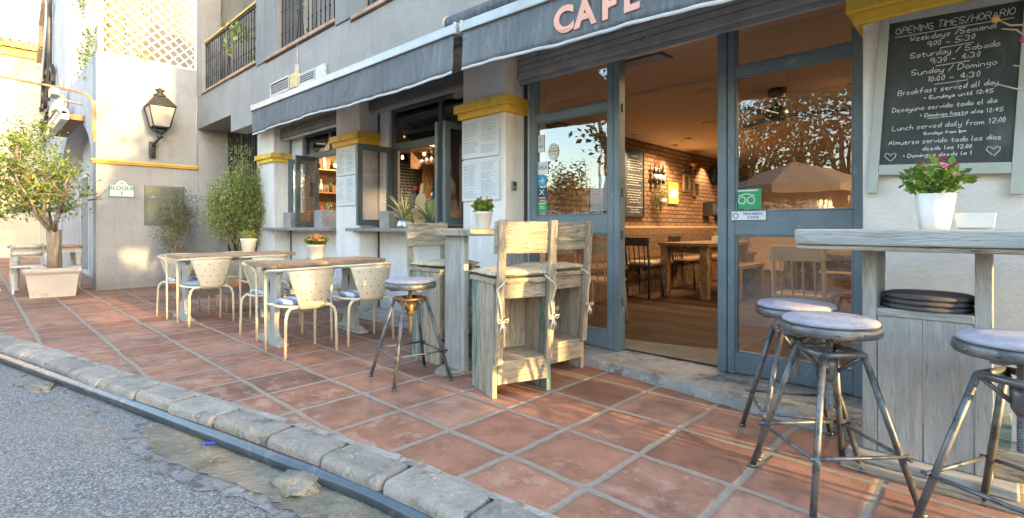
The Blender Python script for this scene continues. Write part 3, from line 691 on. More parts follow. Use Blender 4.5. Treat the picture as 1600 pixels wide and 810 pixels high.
menu('lower grey menu sheet on the pillar between the bar windows', -6.57, -6.065, 1.385, 1.775)
menu('upper grey menu sheet on the pillar beside the glazed door', -3.955, -3.425, 1.785, 2.17)
menu('lower grey menu sheet on the pillar beside the glazed door', -3.955, -3.425, 1.36, 1.765)
def single(mb, name, mats, label, cat, group=None, **k): return tag(mb.build(name, mats, **k), label, cat, group)
m = MB(); m.box(-3.369, -3.352, 3.53, 3.60, 1.45, 1.54); m.box(-3.353, -3.346, 3.545, 3.585, 1.49, 1.53, 1); m.box(-3.353, -3.344, 3.558, 3.572, 1.46, 1.475, 2)
single(m, 'door_bell', [ALU, DARKM, BLACK], 'small square door bell on the side of the pillar by the door', 'door bell', bevel=.002)
# air vents on the upper wall
def vent(label, x0, x1, z0, z1):
    t = thing('air_vent', label, 'vent', ((x0 + x1) / 2, 2.98, z0)); inv = Matrix.Translation(-t.location); y = 2.985
    m = MB(); f = .022
    for b in ((x0, x1, z0, z0 + f), (x0, x1, z1 - f, z1), (x0, x0 + f, z0 + f, z1 - f), (x1 - f, x1, z0 + f, z1 - f)): m.box(b[0], b[1], y - .035, y, b[2], b[3])
    m.build('frame', ALU, t).matrix_parent_inverse = inv
    m = MB(); z = z0 + .03
    while z < z1 - .03: m.box(x0 + f, x1 - f, y - .028, y - .006, z, z + .010, 0); z += .029
    m.box(x0 + f, x1 - f, y - .005, y + .002, z0 + f, z1 - f, 1)
    m.build('louvre', [ALU, DARKM], t).matrix_parent_inverse = inv
vent('white louvred air vent left of the yellow box above the awning', -7.62, -6.98, 2.965, 3.165)
vent('white louvred air vent right of the yellow box above the awning', -6.68, -6.22, 2.945, 3.10)
m = MB(); m.box(-6.93, -6.73, 2.94, 2.987, 2.96, 3.15)
for k in range(5): m.box(-6.92, -6.74, 2.935, 2.941, 2.975 + k * .034, 2.995 + k * .034)
m.box(-6.80, -6.74, 2.95, 2.988, 3.16, 3.26, 1); m.tube([(-6.77, 2.975, 3.26), (-6.77, 2.975, 3.55)], .005, 6, 1)
single(m, 'junction_box', [pmat('yellowed_plastic', (.55, .46, .24), None, 5, .6), SHUT], 'yellowed plastic junction box between the two air vents', 'junction box', bevel=.004)
m = MB(); m.box(-6.2, -5.95, 2.95, 2.988, 2.93, 3.1); single(m, 'vent_cover', ALU, 'plain white cover plate right of the louvred vents', 'cover plate', bevel=.006)
m = MB(); m.tube([(-11.2, 2.97, 3.6), (-11.2, 2.975, 3.45), (-11.23, 2.97, 3.2), (-11.23, 2.97, 2.2)], .012, 8)
single(m, 'wall_cable', plaster('cable_white', (.5, .5, .5)), 'thin pale cable running down the inner corner of the walls', 'cable')

# stickers on the doors
STK = [pmat('sticker_white', (.66, .67, .68), None, 5, .5), pmat('sticker_blue', (.02, .30, .50), None, 5, .5), pmat('sticker_dark', (.03, .05, .07), None, 5, .5), pmat('sticker_green', (.03, .28, .11), None, 5, .5), pmat('sticker_navy', (.03, .07, .30), None, 5, .5), pmat('sticker_gold', (.45, .37, .14), None, 5, .5)]
YS = 3.683
def sticker(label, x, z, w, h, mi, texts=(), roundel=False, extra=None):
    t = thing('door_sticker', label, 'sticker', (x, YS, z), group='stickers on the door glass')
    m = MB()
    if roundel:
        m.prism([(math.cos(a) * w / 2, math.sin(a) * h / 2) for a in [k * math.pi / 16 for k in range(32)]], lambda a, b, d: (a, d, b), 0, .003)
    else: m.box(-w / 2, w / 2, 0, .003, -h / 2, h / 2)
    if extra: extra(m)
    m.build('backing', STK, t); t.children[0].data.polygons.foreach_set('material_index', [mi if i < (34 if roundel else 6) else q for i, q in enumerate([p.material_index for p in t.children[0].data.polygons])])
    for (s, dz, size, mt) in texts: text_mesh('lettering', s, size, STK[mt], t, face_street(0, -.0012, dz), .0008)
def rings(m):
    m.tube([(.052 * math.cos(a), -.001, .060 * math.sin(a)) for a in [k * math.pi / 16 for k in range(32)]], .003, 4, 5, closed=True); m.box(-.05, .05, -.002, 0, -.008, .012, 5)
    m.box(-.03, .03, -.002, 0, .025, .030, 4); m.box(-.03, .03, -.002, 0, -.028, -.023, 4)
def leafmark(m):
    for dz in (.02, .005): m.box(-.03, .03, -.002, 0, dz - .045, dz - .039, 4)
    m.tube([(-.012, -.001, .03), (0, -.001, .055), (.012, -.001, .03), (0, -.001, .02)], .004, 4, 4, closed=True)
sticker('tall narrow white sticker, topmost on the left door glass', -3.122, 1.885, .075, .16, 0, (), False, leafmark)
sticker('round white and gold sticker on the left door glass', -2.975, 1.795, .12, .155, 0, (), True, rings)
sticker('white payment card sticker lettered in navy', -3.10, 1.655, .125, .115, 0, (('VISA', -.018, .055, 4),))
def arrow(m): m.tube([(-.03, -.001, 0), (.02, -.001, 0)], .006, 4, 0); m.tube([(.0, -.001, .025), (.028, -.001, 0), (.0, -.001, -.025)], .006, 4, 0)
sticker('round turquoise sticker with white arrow on the left door glass', -3.11, 1.535, .115, .115, 1, (), True, arrow)
def cross(m): m.tube([(-.025, -.001, .035), (.025, -.001, -.01)], .006, 4, 0); m.tube([(.025, -.001, .035), (-.025, -.001, -.01)], .006, 4, 0); m.box(-.04, .04, -.002, 0, -.045, -.037, 0)
sticker('dark square sticker with a white cross mark', -3.11, 1.415, .115, .115, 2, (), False, cross)
def owl(m):
    for sx in (-1, 1): m.tube([(sx * .016 + .013 * math.cos(a), -.001, .0 + .013 * math.sin(a)) for a in [k * math.pi / 6 for k in range(12)]], .003, 4, 0, closed=True)
    m.box(-.045, .045, -.002, 0, .03, .04, 0)
sticker('small green speech bubble sticker at the foot of the left glass', -3.11, 1.285, .115, .105, 3, (), False, owl)
def owl2(m):
    for sx in (-1, 1): m.tube([(sx * .03 + .024 * math.cos(a), -.001, -.01 + .024 * math.sin(a)) for a in [k * math.pi / 8 for k in range(16)]], .004, 4, 0, closed=True)
    m.tube([(-.055, -.001, .02), (0, -.001, .035), (.055, -.001, .02)], .004, 4, 0); m.box(-.075, .075, -.002, 0, .052, .060, 0)
    m.prism([(-.02, -.07), (.02, -.07), (0, -.10)], lambda a, b, d: (a, d, b), 0, .003, 3)
sticker('large green speech bubble sticker on the right door glass', -1.262, 1.295, .19, .14, 3, (), False, owl2)
def nos(m): m.tube([(-.085 + .018 * math.cos(a), -.001, .018 * math.sin(a)) for a in [k * math.pi / 8 for k in range(16)]], .003, 4, 2, closed=True)
sticker('small white no smoking sticker in Spanish under the green one', -1.24, 1.178, .225, .058, 0, (), False, nos)
o = bpy.data.objects['door_sticker.007']; o.location.y = 3.653
text_mesh('lettering', 'PROHIBIDO', .024, STK[4], o, face_street(.03, -.0012, .004), .0008); text_mesh('lettering', 'FUMAR', .024, STK[4], o, face_street(.03, -.0012, -.02), .0008)
# framed notice hung inside the left glass
t = thing('framed_notice', 'pale framed notice with printed lines behind the left door glass', 'notice', (-2.50, 3.76, 1.24))
m = MB(); m.box(-.115, .115, 0, .012, 0, .30); m.build('sheet', PAPER, t)
m = MB()
for b in ((-.13, .13, .30, .325), (-.13, -.115, -.01, .30), (.115, .13, -.01, .30), (-.115, .115, -.02, -.0)): m.box(b[0], b[1], -.008, .014, b[2], b[3])
m.build('frame', DKWOOD, t, bevel=.002)
m = MB()
for k in range(12):
    x = -.1
    while x < .08: w = random.uniform(.01, .04); m.box(x, x + w, -.002, 0, .02 + k * .021, .027 + k * .021); x += w + .007
m.build('print', INK, t)

# ------------------------------------------------------------------ opening times chalkboard
T = thing('chalkboard', 'big black opening times chalkboard in pale green frame on the right wall', 'chalkboard', (-.52, 3.43, 1.385))
T.rotation_euler = (R(-2.2), R(3.2), 0)
bw, bh = .61, .87
m = MB(); m.box(.045, bw - .045, -.022, -.006, .055, bh - .045); m.build('slate', CHALKB, T)
m = MB(); m.box(0, .045, -.035, 0, -.10, bh); m.box(bw - .045, bw, -.035, 0, -.10, bh); m.box(.045, bw - .045, -.033, -.001, 0, .055); m.box(.045, bw - .045, -.033, -.001, bh - .045, bh)
m.build('frame', BFRAME, T, bevel=.003)
m = MB(); fn = lambda x, z: (x, -.024, z)
ix0, iw, iz1, ih = .055, bw - .11, bh - .05, bh - .115
LINES = [('OPENING TIMES/HORARIO', .04, .96, .085, .036), ('Weekdays /Semanal', .17, .84, .148, .029), ('9:00 - 5:30', .31, .68, .202, .028), ('Saturday / Sabado', .18, .87, .268, .029), ('9:30 - 4:30', .35, .73, .322, .028),
         ('Sunday / Domingo', .20, .86, .39, .029), ('10:00 - 4:30', .34, .74, .446, .028), ('Breakfast served all day', .10, .88, .522, .027), ('* Sundays until 12:45', .32, .85, .568, .019), ('Desayuno servido todo el dia', .06, .88, .64, .024),
         ('* Domingo hasta alas 12:45', .30, .93, .688, .019), ('Lunch served daily from 12:00', .07, .95, .772, .026), ('Sundays from 1pm', .34, .67, .812, .015), ('Almuerzo servido todo los dias', .05, .93, .872, .025), ('desde las 12:00', .34, .72, .918, .02), ('* Domingos desde la 1', .18, .72, .966, .019)]
for (s, a, b, v, h) in LINES: write(m, s, ix0 + a * iw, ix0 + b * iw, iz1 - v * ih, h, fn, .0019, 0, random.uniform(.0, .03))
for (a, b, v) in ((.04, .96, .102), (.42, .68, .222), (.40, .66, .342), (.40, .66, .468), (.36, .66, .70)): m.tube([fn(ix0 + a * iw, iz1 - v * ih), fn(ix0 + b * iw, iz1 - (v - .008) * ih)], .0018, 4)
for cx, cz in ((.07, .955), (.88, .935)):
    X, Z = ix0 + cx * iw, iz1 - cz * ih
    m.tube([fn(X, Z - .022), fn(X - .024, Z + .004), fn(X - .018, Z + .02), fn(X - .004, Z + .014), fn(X + .002, Z + .006), fn(X + .012, Z + .018), fn(X + .026, Z + .014), fn(X + .024, Z - .002), fn(X + .004, Z - .026)], .0019, 4)
m.build('chalk_writing', CHALK, T)
# twig decoration in front of it
t = thing('twig_branch', 'bare twisted twigs with pink baubles hanging beside the chalkboard', 'branch', (.12, 3.28, 1.9))
m = MB(); TW = pmat('twig_bark', (.42, .33, .24), (.55, .46, .35), 12, .8)
for pts in ([(.12, 0, .05), (.02, -.02, .10), (-.08, -.02, .12), (-.13, 0, .17)], [(.1, 0, -.05), (0, -.02, .02), (-.06, 0, .10), (-.11, -.01, .115)], [(.12, 0, -.10), (.02, -.02, -.10), (-.07, 0, -.06)], [(.12, 0, -.18), (.0, -.02, -.19), (-.06, 0, -.17), (-.12, -.01, -.14)], [(.12, .01, -.28), (.04, 0, -.27), (-.02, -.01, -.22)], [(.02, -.02, .10), (.0, -.03, .0), (.05, -.02, -.06), (.12, 0, -.06)]):
    m.tube(pts, [.006 - .004 * i / len(pts) for i in range(len(pts))], 6)
m.build('twig', TW, t)
for (x, z) in ((-.035, .045), (-.13, .16)):
    m = MB(); m.lathe([(0, -.016), (.011, -.012), (.016, 0), (.011, .012), (0, .016)], (x, -.02, z), 10); m.build('bauble', FL_PK if z < .1 else OCHRE, t)

# ------------------------------------------------------------------ corner building at the end of the terrace
K = thing('corner_building', 'white corner building with arch, ochre band and lattice roof terrace', 'building', (-13, 2, 0))
KINV = Matrix.Translation((13, -2, 0))
def kp(mb, name, mats, par=None, **k):
    o = mb.build(name, mats, par or K, **k)
    if par is None: o.matrix_parent_inverse = KINV
    return o
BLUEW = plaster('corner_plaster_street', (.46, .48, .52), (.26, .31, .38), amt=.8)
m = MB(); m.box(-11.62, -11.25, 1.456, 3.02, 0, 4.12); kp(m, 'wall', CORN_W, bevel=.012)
# street side with a wide arch
xa, xb, zs, za = -16.4, -11.62, 2.05, 3.25
arc = [((xa + xb) / 2 + (xb - xa) / 2 * math.cos(a), zs + (za - zs) * math.sin(a)) for a in [math.pi * k / 24 for k in range(25)]]
poly = [(-11.622, 4.118), (-22, 4.118), (-22, 0), (xa, 0)] + arc[::-1] + [(-11.622, 0)]
# arc reversed runs from the left springing to the right one
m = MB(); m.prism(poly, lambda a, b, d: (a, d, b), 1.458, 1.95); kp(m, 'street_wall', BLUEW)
m = MB(); m.box(-16.6, -11.62, 1.80, 1.948, 0, 3.4); kp(m, 'arch_infill', BLUEW)
m = MB(); m.box(-22, -11.62, 1.95, 3.4, 3.9, 4.1); kp(m, 'terrace_floor', CONC)
for x0, x1, z0, z1 in ((-12.35, -11.95, .75, 2.2), (-16.0, -14.6, .05, 2.3)):
    m = MB()
    for b in ((x0, x0 + .07, z0, z1), (x1 - .07, x1, z0, z1), (x0 + .07, x1 - .07, z1 - .07, z1), (x0 + .07, x1 - .07, z0, z0 + .07)): m.box(b[0], b[1], 1.765, 1.805, b[2], b[3])
    w = kp(m, 'window', TWH); m = MB(); m.box(x0 + .07, x1 - .07, 1.785, 1.795, z0 + .07, z1 - .07); kp(m, 'pane', pmat('dim_glass', (.10, .14, .15), None, 3, .1), w)
m = MB(); m.box(-21.5, -18.2, 1.43, 1.457, .2, 2.4); m.box(-21.3, -20.0, 1.42, 1.43, .3, 2.3, 1); m.box(-19.9, -18.3, 1.42, 1.43, .3, 2.3, 1); kp(m, 'shop_window', [TWH, pmat('shop_glass', (.16, .24, .22), None, 3, .1)])
m = MB()
for (e, z0, z1) in ((.075, 2.235, 2.275), (.05, 2.205, 2.235)): m.box(-11.30, -11.25 + e, 1.456 - e, 3.0, z0, z1)
kp(m, 'moulding', OCHRE, bevel=.008)
# tall gable
gp = [(-21.2, 3.6), (-15.2, 3.6), (-15.2, 8.2), (-16.2, 8.6), (-17.0, 8.3), (-18.6, 8.3), (-19.4, 7.4), (-20.4, 7.0), (-20.6, 6.4), (-21.2, 6.1)]
m = MB(); m.prism(gp, lambda a, b, d: (a, d, b), 1.43, 2.05); kp(m, 'gable', BLUEW)
m = MB()
for a, b in zip(gp[2:], gp[3:]): m.beam((a[0], 1.72, a[1] + .05), (b[0], 1.72, b[1] + .05), .80, .16)
kp(m, 'gable_coping', pmat('old_coping', (.33, .25, .14), (.42, .34, .22), 6, .9, bump=.3))
m = MB(); m.box(-15.6, -15.15, 2.05, 2.5, 4.1, 9); kp(m, 'terrace_post', OCHRE)
# wrought lettering and fish emblem of the gable
t = thing('gable_emblem', 'pale blue fish emblem with fork and dark curly letters on the gable', 'wall emblem', (-18, 1.40, 4.4))
m = MB(); m.prism([(-.9 + 1.05 * (.30 * math.sin(a) * (1.4 if abs(a - 1.57) < 1 else 1)), 2.0 - .95 * math.cos(a)) for a in [k * math.pi / 10 for k in range(20)]], lambda a, b, d: (a, d, b), -.03, .02)
m.build('fish', pmat('pale_blue_enamel', (.50, .66, .78), None, 5, .5), t)
m = MB(); m.tube([(-1.4, -.05, .4), (.35, -.05, 2.1)], .045, 6); m.tube([(.3, -.05, .1), (.35, -.05, 2.6), (.1, -.05, 2.9)], .05, 6)
for dx in (-.15, 0, .15): m.tube([(.3 + dx, -.05, 2.0 + abs(dx)), (.6 + dx, -.05, 2.4)], .03, 5)
m.build('fork', DARKM, t)
m = MB(); random.seed(11)
write(m, 'JSTO', -2.2, 1.2, .0, .75, lambda x, z: (x, -.05, z), .06, 0, .0, .25); write(m, 'RIGA', -1.9, 1.1, -.9, .65, lambda x, z: (x, -.05, z), .05, 0, .0, .25)
m.build('lettering', BLACK, t)
# lattice of the roof terrace
m = MB(); y0, y1, z0, z1 = 1.56, 2.96, 4.13, 6.4; x = -11.30
def strip(ya, za, yb, zb, dx): m.beam((x + dx, ya, za), (x + dx, yb, zb), .009, .024, 0, (1, 0, 0))
c = -3.0
while c < 4:
    # slope +1 : z = z0 + (y-y0) + c
    pts = []
    ya = max(y0, y0 - c); yb = min(y1, y0 - c + (z1 - z0))
    if yb - ya > .03: m.beam((x, ya, z0 + ya - y0 + c), (x, yb, z0 + yb - y0 + c), .024, .009, 0, (1, 0, 0))
    ya = max(y0, y1 - (z1 - z0) + c - 0); 
    # slope -1 : z = z0 + c + (y1 - y)
    ya = max(y0, y1 + c - (z1 - z0)); yb = min(y1, y1 + c)
    if yb - ya > .03: m.beam((x + .011, ya, z0 + c + y1 - ya), (x + .011, yb, z0 + c + y1 - yb), .024, .009, 0, (1, 0, 0))
    c += .175
tw = thing('lattice_screen', 'white diagonal wooden lattice screen on top of the corner wall', 'lattice', (-11.3, 2.2, 4.12)); inv = Matrix.Translation(-tw.location)
LATW = pmat('white_lattice_paint', (.66, .65, .62), None, 6, .6)
m.build('slats', LATW, tw).matrix_parent_inverse = inv
m = MB(); m.box(x - .03, x + .03, y0 - .07, y0, z0 - .01, z1); m.box(x - .02, x + .02, y1, y1 + .03, z0, z1); m.box(x - .02, x + .02, y0, y1, z0 - .012, z0 + .018)
m.build('frame', LATW, tw, bevel=.004).matrix_parent_inverse = inv
# wire mesh fence beside it with a climber
def mesh_fence(label, P, H, pitch=.11, w=.006):
    """P: function s->(x,y); H: function s->(zlow, zhigh); s in metres 0..S"""
    S, fn, hz = P[0], P[1], H
    m = MB(); c = -4.0
    t = thing('wire_fence', label, 'fence', (*fn(0), hz(0)[0])); inv = Matrix.Translation(-t.location)
    for sg in (1, -1):
        c = -S - 6
        while c < S + 6:
            run = []
            k = 0
            while k <= 40:
                s_ = S * k / 40; zl, zh = hz(s_); z = zl + c + sg * s_ 
                z = hz(0)[0] + c + sg * s_
                if zl <= z <= zh: run.append((*fn(s_), z))
                k += 1
            if len(run) > 1: m.tube([run[0], run[-1]], w, 4)
            c += pitch * 1.414
    m.build('wire_mesh', LATW, t).matrix_parent_inverse = inv
    m = MB()
    for s_ in (0, S): m.tube([(*fn(s_), hz(s_)[0]), (*fn(s_), hz(s_)[1])], .02, 8)
    m.tube([(*fn(0), hz(0)[1]), (*fn(S), hz(S)[1])], .02, 8); m.build('fence_frame', SHUT, t).matrix_parent_inverse = inv
mesh_fence('pale wire fence on the street side of the roof terrace with climber', (3.4, lambda s_: (-11.4 - s_, 1.5)), lambda s_: (4.12, 6.4), .13, .008)
mesh_fence('pale wire fence along the far stair left of the gable', (1.5, lambda s_: (-21.25, 1.4 - s_)), lambda s_: (3.3, 6.0 - s_ * .9), .14, .008)
def leafcloud(mb, n, pos, L=(.04, .07), wr=.5, up=.3):
    for _ in range(n):
        p, out = pos()
        d = Vector((random.gauss(0, 1), random.gauss(0, 1), random.gauss(0, 1) + up)) + out * 1.2
        nr = Vector((random.gauss(0, .6), random.gauss(0, .6), 1))
        l = random.uniform(*L); mb.leaf(p, d, nr, l, l * wr)
t = thing('climbing_plant', 'yellow green climber growing through the terrace wire fence', 'climber', (-12.2, 1.5, 4.1)); m = MB()
cl = [Vector((random.uniform(-1.0, .8), random.uniform(-.1, .1), random.uniform(.0, 2.2))) for _ in range(22)]
leafcloud(m, 1100, lambda: (random.choice(cl) + Vector((random.gauss(0, .14), random.gauss(0, .06), random.gauss(0, .16))), Vector((0, -.3, 0))), (.05, .10), .5)
m.build('foliage', LEAFT, t)
m = MB()
for k in range(5): m.tube([(-.8 + k * .35, 0, 0), (-.7 + k * .3, .03, .9), (-.9 + k * .4, -.02, 1.7)], .008, 5)
m.build('stem', BARK, t)
m = MB(); leafcloud(m, 70, lambda: (Vector((-11.33, 2.15, 4.2)) + Vector((random.gauss(0, .04), random.gauss(0, .09), random.gauss(0, .06))), Vector((0, 0, .3))), (.05, .09))
single(m, 'dry_plant', leafmat('dry_leaf', (.40, .22, .05), (.55, .34, .08)), 'small orange dry plant at the foot of the white lattice', 'plant')
# what stands on the roof terrace behind the lattice
t = thing('terrace_house', 'cream house with dark striped shutters behind the lattice screen', 'house', (-16, 4, 4)); inv = Matrix.Translation(-t.location)
m = MB(); m.box(-17.5, -16.5, 2.2, 7.5, 4, 9.5); m.build('wall', plaster('tan_plaster', (.28, .22, .16), amt=.3), t).matrix_parent_inverse = inv
m = MB(); m.box(-16.5, -16.44, 3.1, 4.05, 5.3, 8.5)
for k in range(16): m.box(-16.44, -16.40, 3.12 + k * .058, 3.15 + k * .058, 5.3, 8.5, 1)
m.build('shutter', [pmat('brown_shutter', (.13, .07, .045), None, 5, .7), pmat('tan_slat', (.26, .21, .15), None, 5, .7)], t).matrix_parent_inverse = inv
m = MB(); m.prism([(2.3, 5.9), (4.2, 5.0), (4.2, 4.1), (2.3, 4.1)], lambda a, b, d: (d, a, b), -16.4, -13.8)
for k in range(11): m.beam((-16.35 + k * .25, 2.3, 5.93), (-16.35 + k * .25, 4.2, 5.03), .05, .05)
m.build('lean_to_roof', pmat('cream_sheet', (.30, .25, .18), (.24, .2, .14), 5, .6), t).matrix_parent_inverse = inv
m = MB(); m.box(-13.7, -13.45, 1.95, 2.2, 4.1, 9); single(m, 'terrace_column', pmat('orange_render', (.60, .25, .10), (.66, .31, .13), 4, .8), 'square orange column behind the lattice screen', 'column')
# rusty bracket pipe at the corner
m = MB(); m.tube([(-11.17, 1.42, 2.55), (-11.17, 1.42, 3.25)], .022, 8, 1); m.tube([(-11.12, 1.40, 2.60), (-11.12, 1.40, 3.20), (-11.12, 1.36, 3.30), (-11.12, 1.26, 3.35), (-11.12, .9, 3.38), (-11.12, .22, 3.42)], .02, 8, 0)
single(m, 'bracket_pipe', [pmat('rust_pipe', (.42, .22, .10), (.52, .32, .17), 9, .8), ALU], 'rusty pipe bent out from the corner of the white building', 'pipe')
for lb, x, z, w in (('white floodlight under the gable letters', -15.0, 4.05, .28), ('long white lamp housing lower on the street wall', -14.6, 3.6, .6)):
    t = thing('wall_floodlight', lb, 'floodlight', (x, 1.35, z))
    m = MB(); m.box(-w, w, -.20, -.05, -.09, .09); m.build('housing', ALU, t, bevel=.02); m = MB(); m.box(-.06, .06, -.06, .08, -.3, -.05); m.tube([(0, 0, .14), (0, -.02, .3)], .02, 6); m.build('bracket', SHUT, t)
t = thing('folded_awning', 'folded cream awning box with brown cloth above the arch', 'awning', (-13.6, 1.45, 3.15))
m = MB(); m.box(-1.6, 1.1, -.34, -.22, -.06, .10); m.tube([(-1.6, -.30, .1), (1.1, -.30, .1)], .07, 10); m.build('cassette', pmat('cream_metal', (.6, .57, .5), None, 5, .5), t, bevel=.01)
m = MB(); m.box(-1.55, 1.05, -.22, -.0, -.04, .06); m.build('cloth', pmat('brown_cloth', (.20, .12, .06), (.28, .17, .09), 8, .9), t)
m = MB(); m.tube([(1.0, -.02, .28), (1.05, -.3, .3), (1.05, -.36, .05)], .03, 8); m.build('arm', ALU, t); m = MB(); m.tube([(-1.6, -.34, 0), (-4.8, -.62, -.35)], .04, 8); m.build('arm', ALU, t)
# far house with tiled eaves
t = thing('far_house', 'sunlit cream house with tiled roof beyond the gable', 'house', (-26, -2, 0)); inv = Matrix.Translation(-t.location)
fx = -26.0; ze = 7.7
m = MB(); m.box(-34, fx, -14, 6, 0, ze); m.build('wall', plaster('far_plaster', (.40, .37, .29), (.34, .31, .23), amt=.2), t).matrix_parent_inverse = inv
m = MB(); m.box(fx - .05, fx + .14, -14, 6, ze - .38, ze - .12); m.build('eaves_band', YELLOW, t).matrix_parent_inverse = inv
m = MB(); y = -14.0
while y < 6:
    m.tube([(fx + .35, y, ze - .02), (fx - 4.5, y, ze + 1.35)], .115, 8); m.tube([(fx + .33, y + .14, ze - .08), (fx - 4.5, y + .14, ze + 1.28)], .07, 6); y += .28
m.box(fx - 4.4, fx + .2, -14, 6, ze + 0, ze + .02)
rf = m.build('roof', TERRA, t); rf.matrix_parent_inverse = inv
# wall fittings on the corner
t = thing('wall_lantern', 'old black iron lantern on bracket on the corner wall', 'lantern', (-11.25, 2.26, 2.36))
m = MB(); m.box(0, .05, -.05, .05, 0, .30); m.tube([(.05, 0, .04), (.14, 0, .02), (.2, 0, .08), (.16, 0, .17), (.09, 0, .16)], .018, 8); m.tube([(.04, 0, .22), (.12, 0, .24), (.26, .03, .30), (.30, .06, .36)], .022, 8); m.lathe([(.02, 0), (.05, .03), (.03, .06), (.03, .1)], (.30, .06, .33), 12)
for sx in (-1, 1):
    for sy in (-1, 1): m.tube([(.30, .06, .42), (.30 + sx * .08, .06 + sy * .08, .47), (.30 + sx * .12, .06 + sy * .12, .53)], .010, 6)
m.build('bracket', BLACK, t)
def ring4(h, z): return [(.30 - h, .06 - h, z), (.30 + h, .06 - h, z), (.30 + h, .06 + h, z), (.30 - h, .06 + h, z)]
b0, b1 = ring4(.125, .53), ring4(.20, .90)
m = MB()
for i in range(4):
    m.tube([b0[i], b1[i]], .012, 6); m.tube([b0[i], b0[(i + 1) % 4]], .013, 6); m.tube([b1[i], b1[(i + 1) % 4]], .018, 6)
r2, r3 = ring4(.215, .905), ring4(.10, 1.07)
for i in range(4): m.quad([r2[i], r2[(i + 1) % 4], r3[(i + 1) % 4], r3[i]])
m.quad(r3); m.quad(r2)
m.lathe([(.085, 1.07), (.10, 1.11), (.05, 1.15), (.05, 1.18), (.085, 1.20), (.03, 1.23), (0, 1.25)], (.30, .06, 0), 14)
m.build('lantern_frame', BLACK, t)
m = MB(); q0, q1 = ring4(.12, .53), ring4(.195, .90)
for i in range(4): m.quad([q0[i], q0[(i + 1) % 4], q1[(i + 1) % 4], q1[i]])
m.build('lantern_glass', pmat('frosted_glass', (.30, .30, .28), (.36, .35, .32), 4, .3), t)
t = thing('street_sign', 'white ceramic block number sign with teal border on the corner wall', 'sign', (-11.247, 1.81, 1.63))
TEAL = pmat('teal_glaze', (.03, .20, .21), None, 8, .4); CER = pmat('white_ceramic_plate', (.60, .60, .57), (.66, .66, .63), 9, .4)
pr = [(-.185, 0), (.185, 0), (.185, .205), (.10, .215), (.075, .27), (.03, .305), (-.03, .305), (-.075, .27), (-.10, .215), (-.185, .205)]
m = MB(); m.prism(pr, lambda a, b, d: (d, a, b), 0, .018); m.build('border', TEAL, t)
m = MB(); m.prism([(a * .91, .012 + b * .92) for a, b in pr], lambda a, b, d: (d, a, b), .017, .023); m.build('plate', CER, t)
text_mesh('lettering', 'BLOQUE', .092, TEAL, t, face_east(.0245, 0, .125), .001, .0025); text_mesh('lettering', '1', .10, TEAL, t, face_east(.0245, 0, .035), .001, .004)
m = MB(); m.tube([(.024, .022 * math.cos(a), .245 + .022 * math.sin(a)) for a in [k * math.pi / 6 for k in range(12)]], .004, 4, closed=True); m.disc((.025, 0, .245), (1, 0, 0), .012); m.build('crest', TEAL, t)
t = thing('meter_cabinet', 'grey green metal meter cabinet set on the corner wall', 'meter cabinet', (-11.25, 2.455, 1.14))
MG = pmat('grey_green_metal', (.11, .135, .115), (.15, .17, .15), 3, .5, wears=(((.2, .21, .17), 8, .6, .7, .5),))
m = MB(); m.box(0, .03, -.315, .315, 0, .72); m.build('door', MG, t, bevel=.006)
m = MB(); m.box(.03, .037, -.315, -.27, 0, .72); m.box(.03, .037, .27, .315, 0, .72); m.box(.03, .037, -.27, .27, 0, .045)
for k in range(4): m.box(.03, .036, -.26, .26, .55 + k * .035, .568 + k * .035)
m.build('door_rim', pmat('grey_green_rim', (.085, .105, .09), None, 3, .5), t); m = MB(); m.box(.031, .036, -.21, -.16, .50, .525); m.build('plate', ALU, t)

# ------------------------------------------------------------------ terrace furniture
random.seed(21)
def metal_chair(label):   # faces +x, origin on the floor
    t = thing('metal_chair', label, 'chair', group='cream metal tub chairs')
    half = lambda s_: [(.20, s_ * .225, 0), (.20, s_ * .228, .30), (.20, s_ * .23, .63), (.195, s_ * .235, .675), (.17, s_ * .24, .705), (.12, s_ * .245, .72), (.0, s_ * .252, .728), (-.10, s_ * .242, .735), (-.19, s_ * .195, .742), (-.245, s_ * .11, .748)]
    m = MB(); m.tube(half(1) + [(-.262, 0, .75)] + half(-1)[::-1], .0125, 10); m.build('arm_rail', CREAM, t)
    for s_ in (1, -1):
        m = MB(); m.tube([(-.185, s_ * .232, 0), (-.18, s_ * .225, .33), (-.175, s_ * .21, .385), (-.165, s_ * .18, .415), (-.15, s_ * .10, .42), (-.15, 0, .42)], .0125, 10); m.build('rear_leg', CREAM, t)
    m = MB(); N = 28; ring = [(.02 + .205 * math.cos(a) * (1.0 if math.cos(a) < 0 else .92), .222 * math.sin(a), .425) for a in [2 * math.pi * k / N for k in range(N)]]
    m.tube(ring, .011, 8, closed=True); m.lathe([(0, .418), (.19, .421), (.214, .428)], (.02, 0, 0), 28)
    for s_ in (1, -1): m.tube([(.20, s_ * .229, .425), (.10, s_ * .19, .425)], .010, 8)
    m.build('seat', CREAM, t)
    def shell(u, v):  # u across, v up
        th = (u - .5) * 2 * (R(31) + R(20) * v); r_ = .205 + .045 * v + .012 * math.sin(v * 3.1)
        return (-.01 - r_ * math.cos(th), (r_ + .0 + .02 * v) * math.sin(th) * 1.02, .405 + .34 * v)
    m = MB(); m.grid(20, 8, shell); bk = m.build('backrest', CREAM, t, solid=.004)
    m = MB()
    for j, v in enumerate((.22, .42, .62, .82)):
        for i in range(4 if j % 2 else 3):
            u = .5 + (i - (1.5 if j % 2 else 1)) * .23
            p = Vector(shell(u, v)); q = Vector((p.x + .01, p.y, 0)).normalized()
            for sg in (1, -1): m.disc(p + q * .0032 * sg, q * sg, .006, 0, 8)
    m.build('perforation', HOLE, bk)
    return t
